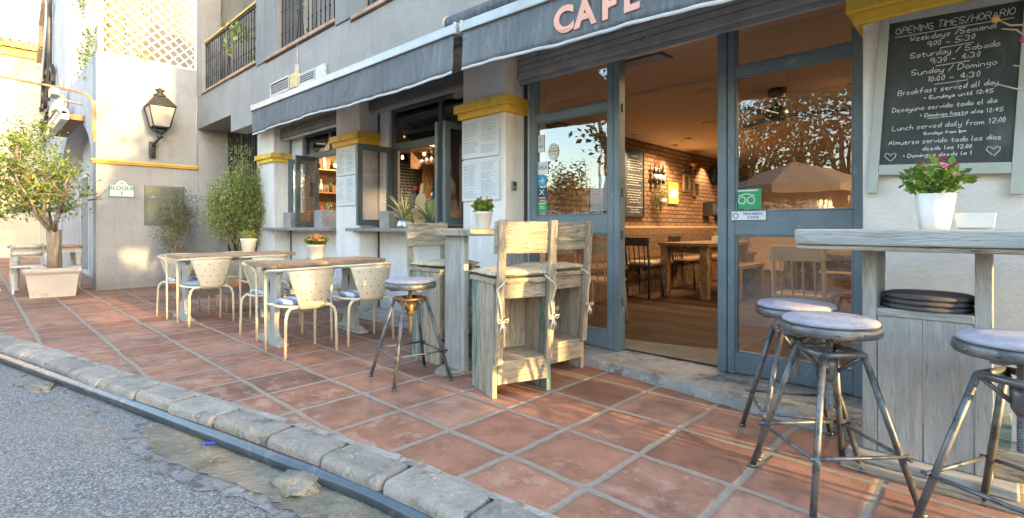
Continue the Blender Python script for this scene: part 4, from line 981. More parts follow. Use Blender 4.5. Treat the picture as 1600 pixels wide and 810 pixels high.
c0 = metal_chair('cream metal tub chair at the near right corner of the near table')
def put(t, x, y, rz): t.location = (x, y, 0); t.rotation_euler = (0, 0, rz)
put(c0, -4.46, 2.0, R(182))
CH = [(-4.50, 2.62, R(176), 'cream metal tub chair at the far right of the near table'), (-5.38, 2.10, R(2), 'cream metal tub chair at the near left of the near table'), (-5.42, 2.72, R(-3), 'cream metal tub chair at the far left of the near table'),
      (-6.66, 1.86, R(183), 'cream metal tub chair with plain blue cushion at the far table'), (-6.66, 2.52, R(178), 'cream metal tub chair at the far right of the far table'), (-7.42, 1.82, R(2), 'cream metal tub chair at the near left of the far table'), (-7.45, 2.5, R(-2), 'cream metal tub chair at the far left of the far table')]
for x, y, a, lb in CH: dup(c0, (x, y, 0), a, lb)
def chair_cushion(mat, label):
    m = MB(); N = 24; prof = [(0, .0), (.17, .0), (.195, .012), (.197, .026), (.18, .042), (.10, .050), (0, .052)]
    m.lathe(prof, (0, 0, 0), N); return tag(m.build('seat_cushion', mat), label, 'cushion', 'seat cushions on the metal chairs')
for x, y, a, mt, lb in [(-4.46, 2.0, 2, STRIPE, 'blue and white striped cushion on the nearest metal chair'), (-4.50, 2.62, -4, STRIPE, 'blue and white striped cushion on the metal chair nearest the stool'), (-5.38, 2.10, 2, STRIPE, 'blue and white striped cushion on the near left chair of the near table'),
                        (-6.66, 1.86, 3, BLUEFAB, 'plain blue cushion on the near right chair of the far table'), (-6.66, 2.52, -2, STRIPE, 'blue and white striped cushion on the far right chair of the far table'), (-7.42, 1.82, 2, STRIPE, 'blue and white striped cushion on the near left chair of the far table')]:
    o = chair_cushion(mt, lb); s_ = -.015 if abs(x + 5.38) < .1 or x < -7 else .015
    o.location = (x - .03 if x in (-4.46, -4.5, -6.66) else x + .03, y, .43); o.rotation_euler = (0, 0, R(a))

def trestle_table(label, x0, x1, y0, y1, feet):
    xc = (x0 + x1) / 2; t = thing('dining_table', label, 'table', (xc, (y0 + y1) / 2, 0), 0, 'wooden trestle tables'); L = (y1 - y0) / 2; Wd = (x1 - x0) / 2
    m = MB(); n_ = 5; w = 2 * Wd / n_
    for k in range(n_): m.box(-Wd + k * w + .002, -Wd + (k + 1) * w - .002, -L + .055, L - .055, .725, .765)
    m.box(-Wd, Wd, -L, -L + .053, .725, .766); m.box(-Wd, Wd, L - .053, L, .725, .766)
    m.build('table_top', TY, t, bevel=.004)
    m = MB(); m.box(-Wd + .08, Wd - .08, -L + .12, L - .12, .685, .724); m.build('apron', GX, t)
    for fy in feet:
        y = fy - (y0 + y1) / 2
        prof = [(-.26, 0), (-.26, .035), (-.235, .06), (-.16, .075), (-.13, .11), (-.115, .20), (-.13, .30), (-.155, .40), (-.165, .50), (-.15, .58), (-.16, .66), (-.22, .685)]
        pr_ = prof + [(-a, b) for a, b in prof[::-1]]
        m = MB(); m.prism(pr_, lambda a, b, d: (a, d, b), y - .022, y + .022)
        m.box(-.27, .27, y - .05, y + .05, 0, .03)
        m.prism([(-.012, .50), (0, .44), (.012, .50), (.02, .56), (0, .62), (-.02, .56)], lambda a, b, d: (a, d, b), y - .0235, y + .0235, 1)
        m.build('trestle', [GV, HOLE], t, bevel=.004)
    ya, yb = [f - (y0 + y1) / 2 for f in feet]
    m = MB(); m.box(-.02, .02, ya - .10, yb + .10, .255, .325)
    for y, sg in ((ya, -1), (yb, 1)): m.box(-.012, .012, y + sg * .03 - .012, y + sg * .03 + .012, .21, .38)
    m.build('stretcher', pmat('grey_stretcher', (.17, .175, .18), (.23, .23, .23), 6, .7), t, bevel=.003)
    return t
trestle_table('wooden trestle table with orange flowers, nearer of the two', -5.32, -4.72, 1.84, 3.02, (1.96, 2.78))
trestle_table('wooden trestle table with small white pot, farther of the two', -7.42, -6.76, 1.64, 2.95, (1.74, 2.72))

def stool(label, spin):
    t = thing('bar_stool', label, 'stool', group='round industrial bar stools')
    tp, ft = .085, .215
    cs = [(1, 1), (-1, 1), (-1, -1), (1, -1)]
    for sx, sy in cs:
        m = MB(); m.tube([(sx * tp, sy * tp, .585), (sx * ft, sy * ft, .008)], .0128, 10); m.tube([(sx * ft, sy * ft, 0), (sx * ft, sy * ft, .014)], .018, 10); m.build('leg', STEEL, t)
    m = MB()
    for i in range(4): a, b = cs[i], cs[(i + 1) % 4]; m.tube([(a[0] * tp, a[1] * tp, .582), (b[0] * tp, b[1] * tp, .582)], .0135, 8)
    m.build('top_frame', spin, t)
    m = MB(); q = tp + (ft - tp) * (.585 - .205) / .585 + .012; e = .025
    for i, (a, b) in enumerate(((cs[0], cs[1]), (cs[1], cs[2]), (cs[2], cs[3]), (cs[3], cs[0]))):
        A = Vector((a[0] * q, a[1] * q, .205 + .006 * (i % 2))); Bv = Vector((b[0] * q, b[1] * q, .205 + .006 * (i % 2))); d = (Bv - A).normalized() * e
        m.tube([A - d, Bv + d], .0075, 8)
    m.build('foot_ring', STEEL, t)
    m = MB()
    for sx, sy in cs: m.tube([(sx * (tp - .005), sy * (tp - .005), .575), (sx * .022, sy * .022, .50)], .009, 8)
    m.lathe([(.018, .455), (.030, .475), (.034, .52), (.034, .555)], (0, 0, 0), 14); m.build('hub', spin, t)
    m = MB(); z = .33; pr = []
    while z < .66: pr += [(.0125, z), (.0155, z + .003), (.0155, z + .006), (.0125, z + .009)]; z += .009
    m.lathe([(0, .33)] + pr + [(.0125, .664)], (0, 0, 0), 12); m.build('spindle', spin, t)
    m = MB(); m.lathe([(0, .655), (.15, .655), (.182, .66), (.186, .668), (.186, .692), (.182, .698), (.165, .699), (0, .699)], (0, 0, 0), 40)
    m.box(-.15, .15, -.02, .02, .645, .655); m.box(-.02, .02, -.15, .15, .644, .654)
    for k in range(12):
        a = 2 * math.pi * k / 12 + .1; m.lathe([(0, -.007), (.006, -.004), (.008, 0), (.006, .004), (0, .007)], (.186 * math.cos(a), .186 * math.sin(a), .68), 8)
    m.build('seat', STEEL, t)
    m = MB(); m.lathe([(.168, .699), (.176, .705), (.176, .713), (.166, .722), (.10, .729), (0, .731)], (0, 0, 0), 40); m.build('seat_pad', GREYFAB, t)
    return t
s0 = stool('round bar stool with rusty spindle beside the far dining table', RUST); put(s0, -3.10, 2.19, R(-11))
s1 = stool('round bar stool in front of the right glazed door, half hidden', STEEL); put(s1, -.735, 2.84, R(-62))
s2 = stool('round grey bar stool standing foremost left of the right bar table', STEEL); put(s2, -.515, 2.475, R(-43)); s3 = dup(s2, (.06, 2.47, 0), R(-25), 'round grey bar stool at the right edge of the picture')
s0['label'] = 'round bar stool with rusty spindle between the dining table and the tall wooden chairs'

def tall_chair(label, pal):    # faces +x
    t = thing('tall_wooden_chair', label, 'chair', group='tall wooden bar chairs')
    for s_ in (1, -1):
        m = MB(); y = s_ * .20
        for k, (a, b) in enumerate(((-.175, -.062), (-.058, .055), (.059, .175))): m.box(a, b, y - .016, y + .016, 0, .735, 0, r=pal[(k + (s_ > 0) * 2) % len(pal)])
        m.build('side_panel', WV, t, bevel=.004)
    m = MB(); m.box(-.20, .195, -.225, .225, .736, .768); m.build('seat', WY, t, bevel=.005)
    m = MB(); m.box(-.15, .17, -.183, .183, .20, .235); m.box(-.178, -.150, -.183, .183, .085, .236); m.build('footboard', WY, t, bevel=.004)
    m = MB(); m.box(-.176, -.148, -.183, .183, .635, .734); m.build('back_rail', WY, t, bevel=.003)
    m = MB(); 
    for k in range(3): m.box(.13, .155, -.18 + k * .12, -.063 + k * .12, .24, .735)
    m.build('front_panel', WV, t, bevel=.003)
    for s_ in (1, -1):
        m = MB(); m.beam((-.194, s_ * .185, .22), (-.265, s_ * .185, 1.145), .05, .032, 0, (1, 0, 0)); m.build('back_post', WV, t, bevel=.004)
    m = MB(); M_ = Matrix.Translation((-.232, 0, .95)) @ Matrix.Rotation(R(-4.4), 4, 'Y'); m.box(-.004, .022, -.225, .225, -.02, .185, 0, M_); m.build('backrest', WY, t, bevel=.006)
    return t
TIEM = pmat('cream_tie', (.55, .50, .40), (.62, .58, .48), 20, .95)
def tie_cushion(label):
    t = thing('tied_cushion', label, 'cushion', group='patterned cushions on the tall chairs')
    m = MB(); N = 14
    def f(u, v):
        x, y = (u - .5) * 2, (v - .5) * 2; e = (1 - x ** 4) * (1 - y ** 4)
        return (.205 * x, .225 * y, .024 + .03 * max(0, e) ** .4 + .003 * math.sin(9 * x + 5 * y))
    m.grid(N, N, f); m.grid(N, N, lambda u, v: (.205 * (1 - 2 * u), .225 * (2 * v - 1), .024 - .022 * max(0, (1 - (1 - 2 * u) ** 4) * (1 - (2 * v - 1) ** 4)) ** .4)); m.build('pad', PATT, t)
    for s_ in (1, -1):
        m = MB(); y = s_ * .185; xb = -.235
        m.tube([(-.19, y - .03 * s_, .02), (xb - .01, y - .035 * s_, .0), (xb - .025, y, -.03), (xb - .01, y + .03 * s_, -.06), (xb - .02, y + .012, -.16), (xb - .005, y - .01, -.28)], .006, 6)
        for a in (155, 25): m.tube([(xb - .02, y, -.27)] + [(xb - .03, y + .042 * math.cos(R(a)) * q, -.27 + .02 * q + e) for q, e in ((.5, .012), (1, .004), (.9, -.014), (.4, -.006))], .005, 6)
        for a in (-62, -100, -125): m.tube([(xb - .02, y, -.27), (xb - .03, y + .03 * math.cos(R(a)), -.27 + .04 * math.sin(R(a))), (xb - .024, y + .05 * math.cos(R(a)), -.27 + .075 * math.sin(R(a)))], [.006, .005, .003], 6)
        m.lathe([(0, -.014), (.014, 0), (0, .014)], (xb - .02, y, -.27), 8)
        m.build('tie', TIEM, t)
    return t
pA, pB, pC = [.75, .05, .35, .92], [.45, .22, .60, .05], [.72, .60, .45, .22]
tc0 = tall_chair('tall weathered wooden chair with its back to the camera, nearest of three', pA); put(tc0, -2.43, 2.545, R(160))
tc1 = tall_chair('tall weathered wooden chair behind the nearest one, next to the glazed door', pB); put(tc1, -2.56, 3.11, R(172))
tc2 = tall_chair('tall weathered wooden chair on the far side of the tall table by the stool', pC); put(tc2, -3.40, 2.76, R(2))
for (x, y, a, lb) in ((-2.43, 2.545, 160, 'yellow patterned cushion tied to the nearest tall wooden chair'), (-2.56, 3.11, 172, 'yellow patterned cushion tied to the tall chair next to the door'), (-3.40, 2.76, 2, 'yellow patterned cushion on the tall chair behind the bar stool')):
    c = tie_cushion(lb); c.location = (x, y, .768); c.rotation_euler = (0, 0, R(a))
# tall table in the middle
t = thing('tall_table', 'tall limed wooden table between the wooden bar chairs', 'bar table', (-2.93, 2.85, 0))
m = MB()
for k in range(3): m.box(-.19 + k * .135, -.058 + k * .135, -.42, .42, 1.035, 1.085)
m.build('table_top', WY, t, bevel=.006)
for y in (-.36, .30):
    m = MB(); m.box(-.145, .03, y, y + .05, .032, 1.034, 0); m.box(.033, .075, y + .002, y + .048, .032, 1.034); m.build('panel', GV, t, bevel=.004)
m = MB(); m.box(-.03, .03, -.30, .29, .35, .48); m.build('rail', WY, t)
m = MB(); m.prism([(.20 * math.cos(a) * (1 if abs(math.cos(a)) < .9 else .97) - .07, (.40 + .10 * (math.sin(a) ** 2)) * math.sin(a)) for a in [k * math.pi / 14 for k in range(28)]], lambda a, b, d: (a, b, d), 0, .03); m.build('base', WY, t, bevel=.006)
# tall cabinet table at the right
t = thing('cabinet_table', 'tall grey limed cabinet table with open shelf below the chalkboard', 'bar table', (-.24, 2.82, 0))
m = MB()
for k, (a, b) in enumerate(((-.26, -.13), (-.127, .005), (.008, .15), (.153, .29))): m.box(-.43, .62, a, b, 1.022, 1.09, 0)
m.box(-.425, .615, -.25, .28, 1.0, 1.02, 1)
m.build('table_top', [GX, WX], t, bevel=.008)
m = MB(); m.box(-.215, -.16, -.0, .26, .085, .999); m.build('side_panel', GV, t, bevel=.004)
m = MB(); m.box(.17, .225, -.0, .26, .085, .999); m.build('side_panel', GV, t, bevel=.004)
for a, b in ((-.158, .002), (.006, .168)):
    m = MB(); m.box(a, b, .006, .028, .085, .70); m.build('door', GV, t, bevel=.003)
m = MB(); m.box(-.159, .169, -.004, .255, .702, .735); m.build('shelf', GX, t, bevel=.003)
m = MB(); m.box(-.29, .32, -.08, .30, 0, .04, 0); m.box(-.27, .30, -.06, .29, .041, .084, 1); m.build('base', [WX, GX], t, bevel=.008)
m = MB(); m.box(.226, .40, .03, .05, .086, .20); m.box(.227, .28, .06, .26, .086, .30); m.build('brace', WX, t, bevel=.003)
# spare round pads on the shelf
for k in range(3):
    m = MB(); m.lathe([(0, 0), (.150, 0), (.165, .008), (.165, .016), (.15, .022), (0, .026)], (0, 0, 0), 36)
    o = tag(m.build('seat_pad', DARKFAB), ['charcoal round seat pad at the bottom of the shelf stack', 'charcoal round seat pad in the middle of the shelf stack', 'charcoal round seat pad on top of the shelf stack'][k], 'cushion', 'spare seat pads on the shelf')
    o.location = (-.235 + .004 * k, 2.955 - .004 * k, .7355 + .0235 * k)

# ------------------------------------------------------------------ pots and plants
def flower_pot(name, label, x, y, z, r0, r1, h, petal, nfl, leafm, spread, hh, square=False, tilt=0):
    t = thing(name, label, 'flower pot', (x, y, z)); t.rotation_euler = (0, 0, R(random.uniform(0, 40)))
    m = MB()
    if square:
        N = 32
        def rad(k): a = 2 * math.pi * k / N; return 1.0 / max(abs(math.cos(a)), abs(math.sin(a))) ** .55 * (1 + .03 * math.cos(a * 16))
        vs = []; prof = [(.90 * r0, 0), (r0, .01), (r1, h), (r1 - .008, h), (r0 - .004, .03)]
        for (rr, zz) in prof:
            for k in range(N): a = 2 * math.pi * k / N; vs.append((rr * rad(k) * math.cos(a), rr * rad(k) * math.sin(a), zz))
        fs = [(i * N + k, i * N + (k + 1) % N, (i + 1) * N + (k + 1) % N, (i + 1) * N + k) for i in range(len(prof) - 1) for k in range(N)]
        m._add(vs, fs, 0, True)
    else: m.lathe([(r0 * .9, 0), (r0, .008), (r1 * .97, h * .86), (r1, h * .87), (r1, h), (r1 - .008, h), (r1 - .012, h * .8)], (0, 0, 0), 28)
    m.build('pot', POTW, t)
    m = MB(); m.disc((0, 0, h * .86), (0, 0, 1), r1 * .95, 0, 20); m.build('soil', SOIL, t)
    def pos():
        a = random.uniform(0, 6.28); q = random.random() ** .5; e = random.uniform(.15, 1)
        v = Vector((math.cos(a) * q * spread * (.55 + .45 * e), math.sin(a) * q * spread * (.55 + .45 * e), h * .9 + e * hh * (1 - .45 * q * q)))
        return v, Vector((math.cos(a) * q, math.sin(a) * q, .5)) * .9
    m = MB(); leafcloud(m, 330, pos, (.025, .048), .6)
    for k in range(14):
        p, o_ = pos(); m.tube([(p.x * .2, p.y * .2, h * .8), (p.x * .7, p.y * .7, p.z * .8), tuple(p)], .002, 4, 0, r=.2)
    m.build('foliage', leafm, t)
    m = MB()
    for k in range(nfl):
        a = random.uniform(0, 6.28); q = random.random() ** .5
        c = Vector((math.cos(a) * q * spread, math.sin(a) * q * spread, h * .9 + hh * (1.08 - .5 * q * q) + random.uniform(-.02, .015)))
        nr = Vector((math.cos(a) * q, math.sin(a) * q, .9)).normalized(); u = nr.orthogonal().normalized(); w = nr.cross(u); r_ = random.random()
        for j in range(9):
            b = 2 * math.pi * j / 9; d = u * math.cos(b) + w * math.sin(b); m.leaf(c, d + nr * random.uniform(.1, .6), nr, random.uniform(.016, .024), .011, 0, r_ + random.uniform(0, .2))
        m.lathe([(0, -.004), (.005, 0), (0, .004)], tuple(c + nr * .004), 6, 0, r=.1)
    m.build('flower', petal, t)
    return t
random.seed(5)
flower_pot('flower_pot', 'white pot of orange chrysanthemums on the nearer dining table', -5.06, 2.42, .766, .066, .088, .155, FL_OR, 60, LEAFG, .115, .10)
flower_pot('flower_pot', 'white pot with pink red flowers on the tall wooden table by the pillar', -2.92, 2.75, 1.085, .052, .07, .135, FL_RD, 9, LEAFG, .085, .11)
flower_pot('flower_pot', 'fluted square white pot of magenta flowers on the right cabinet table', -.195, 2.80, 1.09, .052, .068, .150, FL_PK, 13, LEAFG, .115, .15, True)
t = flower_pot('flower_pot', 'small white pot with green sprigs on the farther dining table', -7.22, 2.52, .766, .075, .10, .18, FL_OR, 0, LEAFB, .10, .12)
[bpy.data.objects.remove(o) for o in list(t.children) if o.name.split('.')[0] == 'flower']
m = MB(); N = 4; m.lathe([(.062, 0), (.080, .008), (.088, .066), (.081, .066), (.072, .012), (0, .010)], (0, 0, 0), 4, 0, False); m.v = [((x - y) * .7071, (x + y) * .7071 * .8, z) for x, y, z in m.v]
o = single(m, 'sugar_dish', POTW, 'small square white ceramic dish beside the magenta flower pot', 'dish', bevel=.008); o.location = (-.068, 2.83, 1.09)

def spiky(label, x, y, z, box=True, n=26, L=.3, w=.016):
    t = thing('spiky_plant', label, 'plant', (x, y, z)); m = MB()
    for k in range(n):
        a = random.uniform(0, 6.28); e = random.uniform(.45, 1.4); l = L * random.uniform(.6, 1.1); d = Vector((math.cos(a), math.sin(a), 0))
        pts = [d * (.01 + l * q * math.cos(e) * (1 + .25 * q)) + Vector((0, 0, l * q * math.sin(e) - l * .45 * q * q * (1.1 - e * .5) + .0)) for q in (0, .3, .6, .85, 1)]
        sd = d.cross(Vector((0, 0, 1))); rr = random.random(); ws = (w * .6, w, w * .8, w * .45, .001)
        vs = [p + sd * ww * .5 for p, ww in zip(pts, ws)] + [p - sd * ww * .5 for p, ww in zip(pts, ws)]
        m._add(vs, [(i, i + 1, 6 + i, 5 + i) for i in range(4)], 0, True, rr)
    m.build('leaf_blade', LEAFS, t); return t
CONCB = pmat('cast_concrete_pot', (.26, .26, .255), (.36, .36, .35), 5, .9, bump=.5, wears=(((.15, .14, .13), 7, .52, .68, .7), ((.25, .09, .06), 4, .66, .74, .5)))
def cube_pot(label, x, y, z, s_, h):
    t = thing('concrete_planter', label, 'planter', (x, y, z), R(random.uniform(-4, 4))); m = MB(); q = s_ / 2; w = .015
    m.box(-q, q, -q, -q + w, 0, h); m.box(-q, q, q - w, q, 0, h); m.box(-q, -q + w, -q + w, q - w, 0, h); m.box(q - w, q, -q + w, q - w, 0, h); m.box(-q + w, q - w, -q + w, q - w, .001, h * .85, 1)
    m.build('pot', [CONCB, SOIL], t, bevel=.003); return t
cube_pot('mottled cubic concrete planter on the first window sill at its left', -7.98, 3.46, 1.09, .24, .235); cube_pot('mottled cubic concrete planter on the first window sill beside the pillar', -6.93, 3.47, 1.09, .26, .25)
spiky('spiky plant growing in the planter beside the pillar', -6.93, 3.47, 1.30, n=24, L=.26)
cube_pot('small grey concrete planter on the second sill under the open casement', -5.30, 3.46, 1.09, .19, .20)
t = thing('kettle_pot', 'old metal kettle used as plant pot on the second sill', 'kettle', (-5.02, 3.48, 1.09))
m = MB(); m.lathe([(0, 0), (.10, 0), (.105, .02), (.095, .07), (.07, .105), (.055, .11), (.05, .10)], (0, 0, 0), 24); m.build('body', pmat('dull_zinc', (.42, .45, .48), (.5, .53, .56), 6, .3, .8), t)
m = MB(); m.tube([(-.09, 0, .04), (-.14, 0, .07), (-.17, 0, .12)], [.02, .016, .012], 10); m.build('spout', STEEL, t)
spiky('tall grassy plant with pale tips in the kettle pot', -5.02, 3.46, 1.18, n=60, L=.46, w=.018)
m = MB(); m.prism([(-.085, 0), (.085, 0), (.085, .34), (.06, .38), (.03, .40), (.025, .50), (0, .52), (-.025, .50), (-.03, .40), (-.06, .38), (-.085, .34)], lambda a, b, d: (a, d, b), 0, .02)
o = single(m, 'cutting_board', pmat('board_wood', (.42, .27, .13), (.50, .34, .18), 4, .6, stretch=(6, 6, .7)), 'wooden chopping board with handle leaning on the second sill', 'chopping board', bevel=.006); o.location = (-4.80, 3.50, 1.09); o.rotation_euler = (R(-6), 0, R(8))
GREENB = pmat('green_bottle', (.02, .045, .02), None, 4, .08); DARKB = pmat('dark_bottle', (.015, .015, .018), None, 4, .08); AMBB = pmat('amber_bottle', (.30, .11, .02), None, 4, .1); CLEARB = pmat('pale_bottle', (.40, .38, .33), None, 4, .12); REDB = pmat('red_bottle', (.30, .02, .015), None, 4, .1)
LABELM = pmat('bottle_paper', (.55, .50, .40), None, 6, .8); CAPR = pmat('red_foil', (.35, .02, .03), None, 5, .35, .3)
def bottle(mb, x, y, z, h=.30, r_=.037, mi=0, lab=True, cap=2):
    mb.lathe([(0, 0), (r_, .003), (r_, h * .60), (r_ * .8, h * .68), (r_ * .36, h * .78), (r_ * .36, h * .99), (0, h)], (x, y, z), 14, mi)
    if lab: mb.lathe([(r_ + .0008, h * .18), (r_ + .0008, h * .45)], (x, y, z), 14, 1)
    mb.lathe([(r_ * .40, h * .86), (r_ * .42, h), (0, h * 1.005)], (x, y, z), 10, cap)
for x, y, h, mt, lb in ((-4.98, 3.60, .50, DARKB, 'dark wine bottle with red foil behind the chopping board'), (-4.64, 3.60, .50, DARKB, 'dark wine bottle with dark foil right of the chopping board'), (-4.60, 3.46, .27, GREENB, 'short green bottle in front of the chopping board')):
    m = MB(); bottle(m, 0, 0, 0, h, h * .105, 0, True, 2 if 'red' in lb else 0); o = single(m, 'wine_bottle', [mt, LABELM, CAPR], lb, 'bottle', 'bottles on the second sill'); o.location = (x, y, 1.09)
spiky('big variegated spiky plant on the second sill by the right casement', -4.47, 3.44, 1.13, n=64, L=.46, w=.024)
t = thing('planter_pot', 'low dark pot under the variegated spiky plant', 'pot', (-4.47, 3.44, 1.09)); m = MB(); m.lathe([(0, 0), (.07, 0), (.085, .07), (.075, .07), (.07, .05), (0, .05)], (0, 0, 0), 18); m.build('pot', DARKM, t)

# shrubs in front of the gate and the corner wall
def shrub(label, name, x, y, boxes, n, lm, L, stems, potdef):
    t = thing(name, label, 'shrub', (x, y, 0)); m = MB()
    cl = []
    for (cx, cy, cz, rx, ry, rz, k) in boxes:
        for _ in range(k):
            while True:
                v = Vector((random.uniform(-1, 1), random.uniform(-1, 1), random.uniform(-1, 1)))
                if v.length < 1: break
            cl.append((Vector((cx + v.x * rx, cy + v.y * ry, cz + v.z * rz)), random.uniform(.05, .10)))
    def pos():
        c, s_ = random.choice(cl); return c + Vector((random.gauss(0, s_), random.gauss(0, s_), random.gauss(0, s_ * 1.1))), Vector((0, 0, .2))
    leafcloud(m, n, pos, L, .42); m.build('foliage', lm, t)
    m = MB()
    for (a, b, r_) in stems: mid = Vector(a).lerp(Vector(b), .5) + Vector((random.uniform(-.06, .06), random.uniform(-.06, .06), 0)); m.tube([a, tuple(mid), b], [r_, r_ * .8, r_ * .4], 6)
    for c, _ in random.sample(cl, min(40, len(cl))): m.tube([(c.x * .25, c.y * .25, max(.3, c.z - .45)), tuple(c)], [.006, .002], 4)
    m.build('stem', BARK, t)
    pw, ph, pm = potdef; m = MB(); m.lathe([(0, 0), (pw * .8, 0), (pw, ph), (pw - .02, ph), (pw - .03, ph - .04), (0, ph - .04)], (0, 0, 0), 24); m.build('pot', pm, t)
random.seed(9)
shrub('thin dark leaved shrub in front of the meter cabinet', 'thin_shrub', -10.55, 2.50, [(0, -.05, 1.15, .22, .24, .62, 62), (0, .12, 1.5, .12, .1, .3, 14)], 3000, LEAFD, (.03, .055), [((0, 0, .3), (.05, -.1, 1.6), .012), ((.02, 0, .3), (-.1, .15, 1.8), .012), ((0, .03, .3), (.1, .05, 1.5), .01), ((0, .03, .3), (-.05, -.2, 1.3), .01)], (.18, .38, TERRA))
shrub('big light green bushy shrub in front of the barred gate', 'bushy_shrub', -9.42, 3.12, [(0, 0, 1.45, .36, .46, .52, 150), (0, -.3, 1.3, .2, .2, .4, 36), (0, .36, 1.3, .2, .2, .5, 44), (-.05, .05, 2.15, .12, .2, .4, 12), (0, .42, 1.9, .1, .12, .25, 12), (0, .05, 1.5, .3, .48, .5, 80)], 11500, LEAFB, (.035, .07), [((0, .0, .3), (.0, -.2, 1.6), .02), ((.02, .15, .25), (-.1, .3, 1.9), .025), ((0, .03, .3), (.1, .05, 2.3), .016), ((0, .03, .3), (-.05, -.3, 1.3), .015)], (.22, .40, TERRA))
m = MB(); cl = [Vector((random.gauss(0, .15), random.gauss(0, .3), random.uniform(0, .8))) for _ in range(24)]
leafcloud(m, 900, lambda: (random.choice(cl) + Vector((random.gauss(0, .07), random.gauss(0, .07), random.gauss(0, .08))), Vector((0, 0, .2))), (.06, .11), .5)
t = thing('balcony_plant', 'leafy green plant behind the bars of the first balcony', 'plant', (-9.0, 3.45, 3.65)); m.build('foliage', LEAFB, t)
m = MB(); m.lathe([(0, 0), (.11, 0), (.14, .2), (.12, .2), (0, .16)], (.0, 0, -.215), 16); m.build('pot', TERRA, t)

# tree in the white planter
t = thing('planter_tree', 'small bright green tree in a square white planter at the corner', 'tree', (-11.0, .90, 0), R(-8))
m = MB(); pw, pd = .30, .235
vs = lambda w, d, z: [(-w, -d, z), (w, -d, z), (w, d, z), (-w, d, z)]
lay = [vs(.27 * .9, .30 * .9, 0), vs(.27, .32, .36), vs(.285, .335, .37), vs(.305, .355, .40), vs(.305, .355, .445), vs(.285, .335, .455), vs(.255, .305, .45), vs(.25, .30, .40)]
allv = [v for l in lay for v in l]; m._add(allv, [(i * 4 + k, i * 4 + (k + 1) % 4, i * 4 + 4 + (k + 1) % 4, i * 4 + 4 + k) for i in range(len(lay) - 1) for k in range(4)], 0, False); m.quad([lay[-1][k] for k in range(4)], 1)
m.build('planter', [pmat('planter_plastic', (.40, .38, .35), (.46, .44, .41), 5, .7, wears=(((.24, .22, .19), 5, .56, .70, .6),)), SOIL], t, bevel=.008)
m = MB(); random.seed(33)
tips = []
for k in range(5): 
    a = k * 1.3; m.tube([(.05 * math.cos(a), .05 * math.sin(a), .38), (.045 * math.cos(a + .5), .045 * math.sin(a + .5), .7), (.06 * math.cos(a + 1.0), .06 * math.sin(a + 1.0), 1.05)], [.055, .05, .045], 8)
def branch(p, d, l, r_, lev):
    q = p + d * l * .5 + Vector((random.gauss(0, .03), random.gauss(0, .03), 0)); e = q + (d + Vector((random.gauss(0, .25), random.gauss(0, .25), random.gauss(.1, .15)))).normalized() * l * .5
    m.tube([tuple(p), tuple(q), tuple(e)], [r_, r_ * .85, r_ * .65], 7)
    if lev == 0: tips.append(e); return
    tips.append(q if lev < 2 else e)
    for k in range(3):
        nd = (d + Vector((random.gauss(0, .6), random.gauss(0, .6), random.gauss(.1, .4)))).normalized(); branch(e, nd, l * random.uniform(.6, .85), r_ * .6, lev - 1)
for k in range(8):
    a = -1.9 + (k - 3.5) * .52 + random.uniform(-.2, .2); el = random.uniform(.35, 1.3); branch(Vector((.03 * math.cos(a), .03 * math.sin(a), 1.0)), Vector((math.cos(a) * math.cos(el) * .8, math.sin(a) * math.cos(el), math.sin(el))).normalized(), random.uniform(.5, .75), .028, 2)
m.build('trunk', BARK, t)
tips = [p for p in tips if p.z > .85 and p.y < .42]
tips += [Vector((random.uniform(-.4, .4), -.9 + random.uniform(-.5, .3), random.uniform(1.0, 1.9))) for _ in range(26)] + [Vector((random.uniform(-.3, .3), random.uniform(-.4, .1), random.uniform(2.2, 2.75))) for _ in range(14)]
m = MB()
def pos():
    c = random.choice(tips); return c + Vector((random.gauss(0, .09), random.gauss(0, .09), random.gauss(0, .08))), Vector((0, 0, .1))
leafcloud(m, 4600, pos, (.05, .10), .42); m.build('crown', LEAFT, t)

# far table and chairs by the planter
t = thing('white_table', 'white table with turned legs and wooden top behind the planter', 'table', (-12.55, .92, 0))
m = MB(); 
for k in range(4): m.box(-.45 + k * .225, -.228 + k * .225, -.50, .50, .73, .765)
m.build('table_top', TY, t, bevel=.004); m = MB(); m.box(-.40, .40, -.45, .45, .64, .729); m.build('apron', TWH, t)
for sx in (-1, 1):
    for sy in (-1, 1): m = MB(); m.lathe([(.03, 0), (.045, .03), (.028, .07), (.042, .16), (.048, .3), (.032, .42), (.05, .46), (.032, .49), (.048, .51), (.05, .66)], (sx * .36, sy * .41, 0), 14); m.build('leg', TWH, t)
def folding_chair(label, x, y, rz):
    t = thing('white_chair', label, 'chair', (x, y, 0), rz, 'white folding chairs at the far table')
    m = MB(); m.box(-.2, .2, -.2, .2, .43, .455); m.build('seat', TWH, t, bevel=.006)
    for s_ in (-1, 1):
        m = MB(); m.beam((.22, s_ * .19, 0), (-.22, s_ * .19, .82), .03, .03); m.build('frame', TWH, t); m = MB(); m.beam((-.22, s_ * .17, 0), (.18, s_ * .17, .44), .03, .03); m.build('leg', TWH, t)
    m = MB(); 
    for z in (.62, .74): m.grid(8, 2, lambda u, v: (-.13 - (z - .62) * .5 - .05 * math.sin(u * 3.14) - v * .03, (u - .5) * .38, z + v * .07))
    m.build('backrest', TWH, t, solid=.012)
folding_chair('white folding chair close behind the planter', -11.85, .62, R(180)); folding_chair('white folding chair at the left end of the far table', -12.6, .1, R(90))

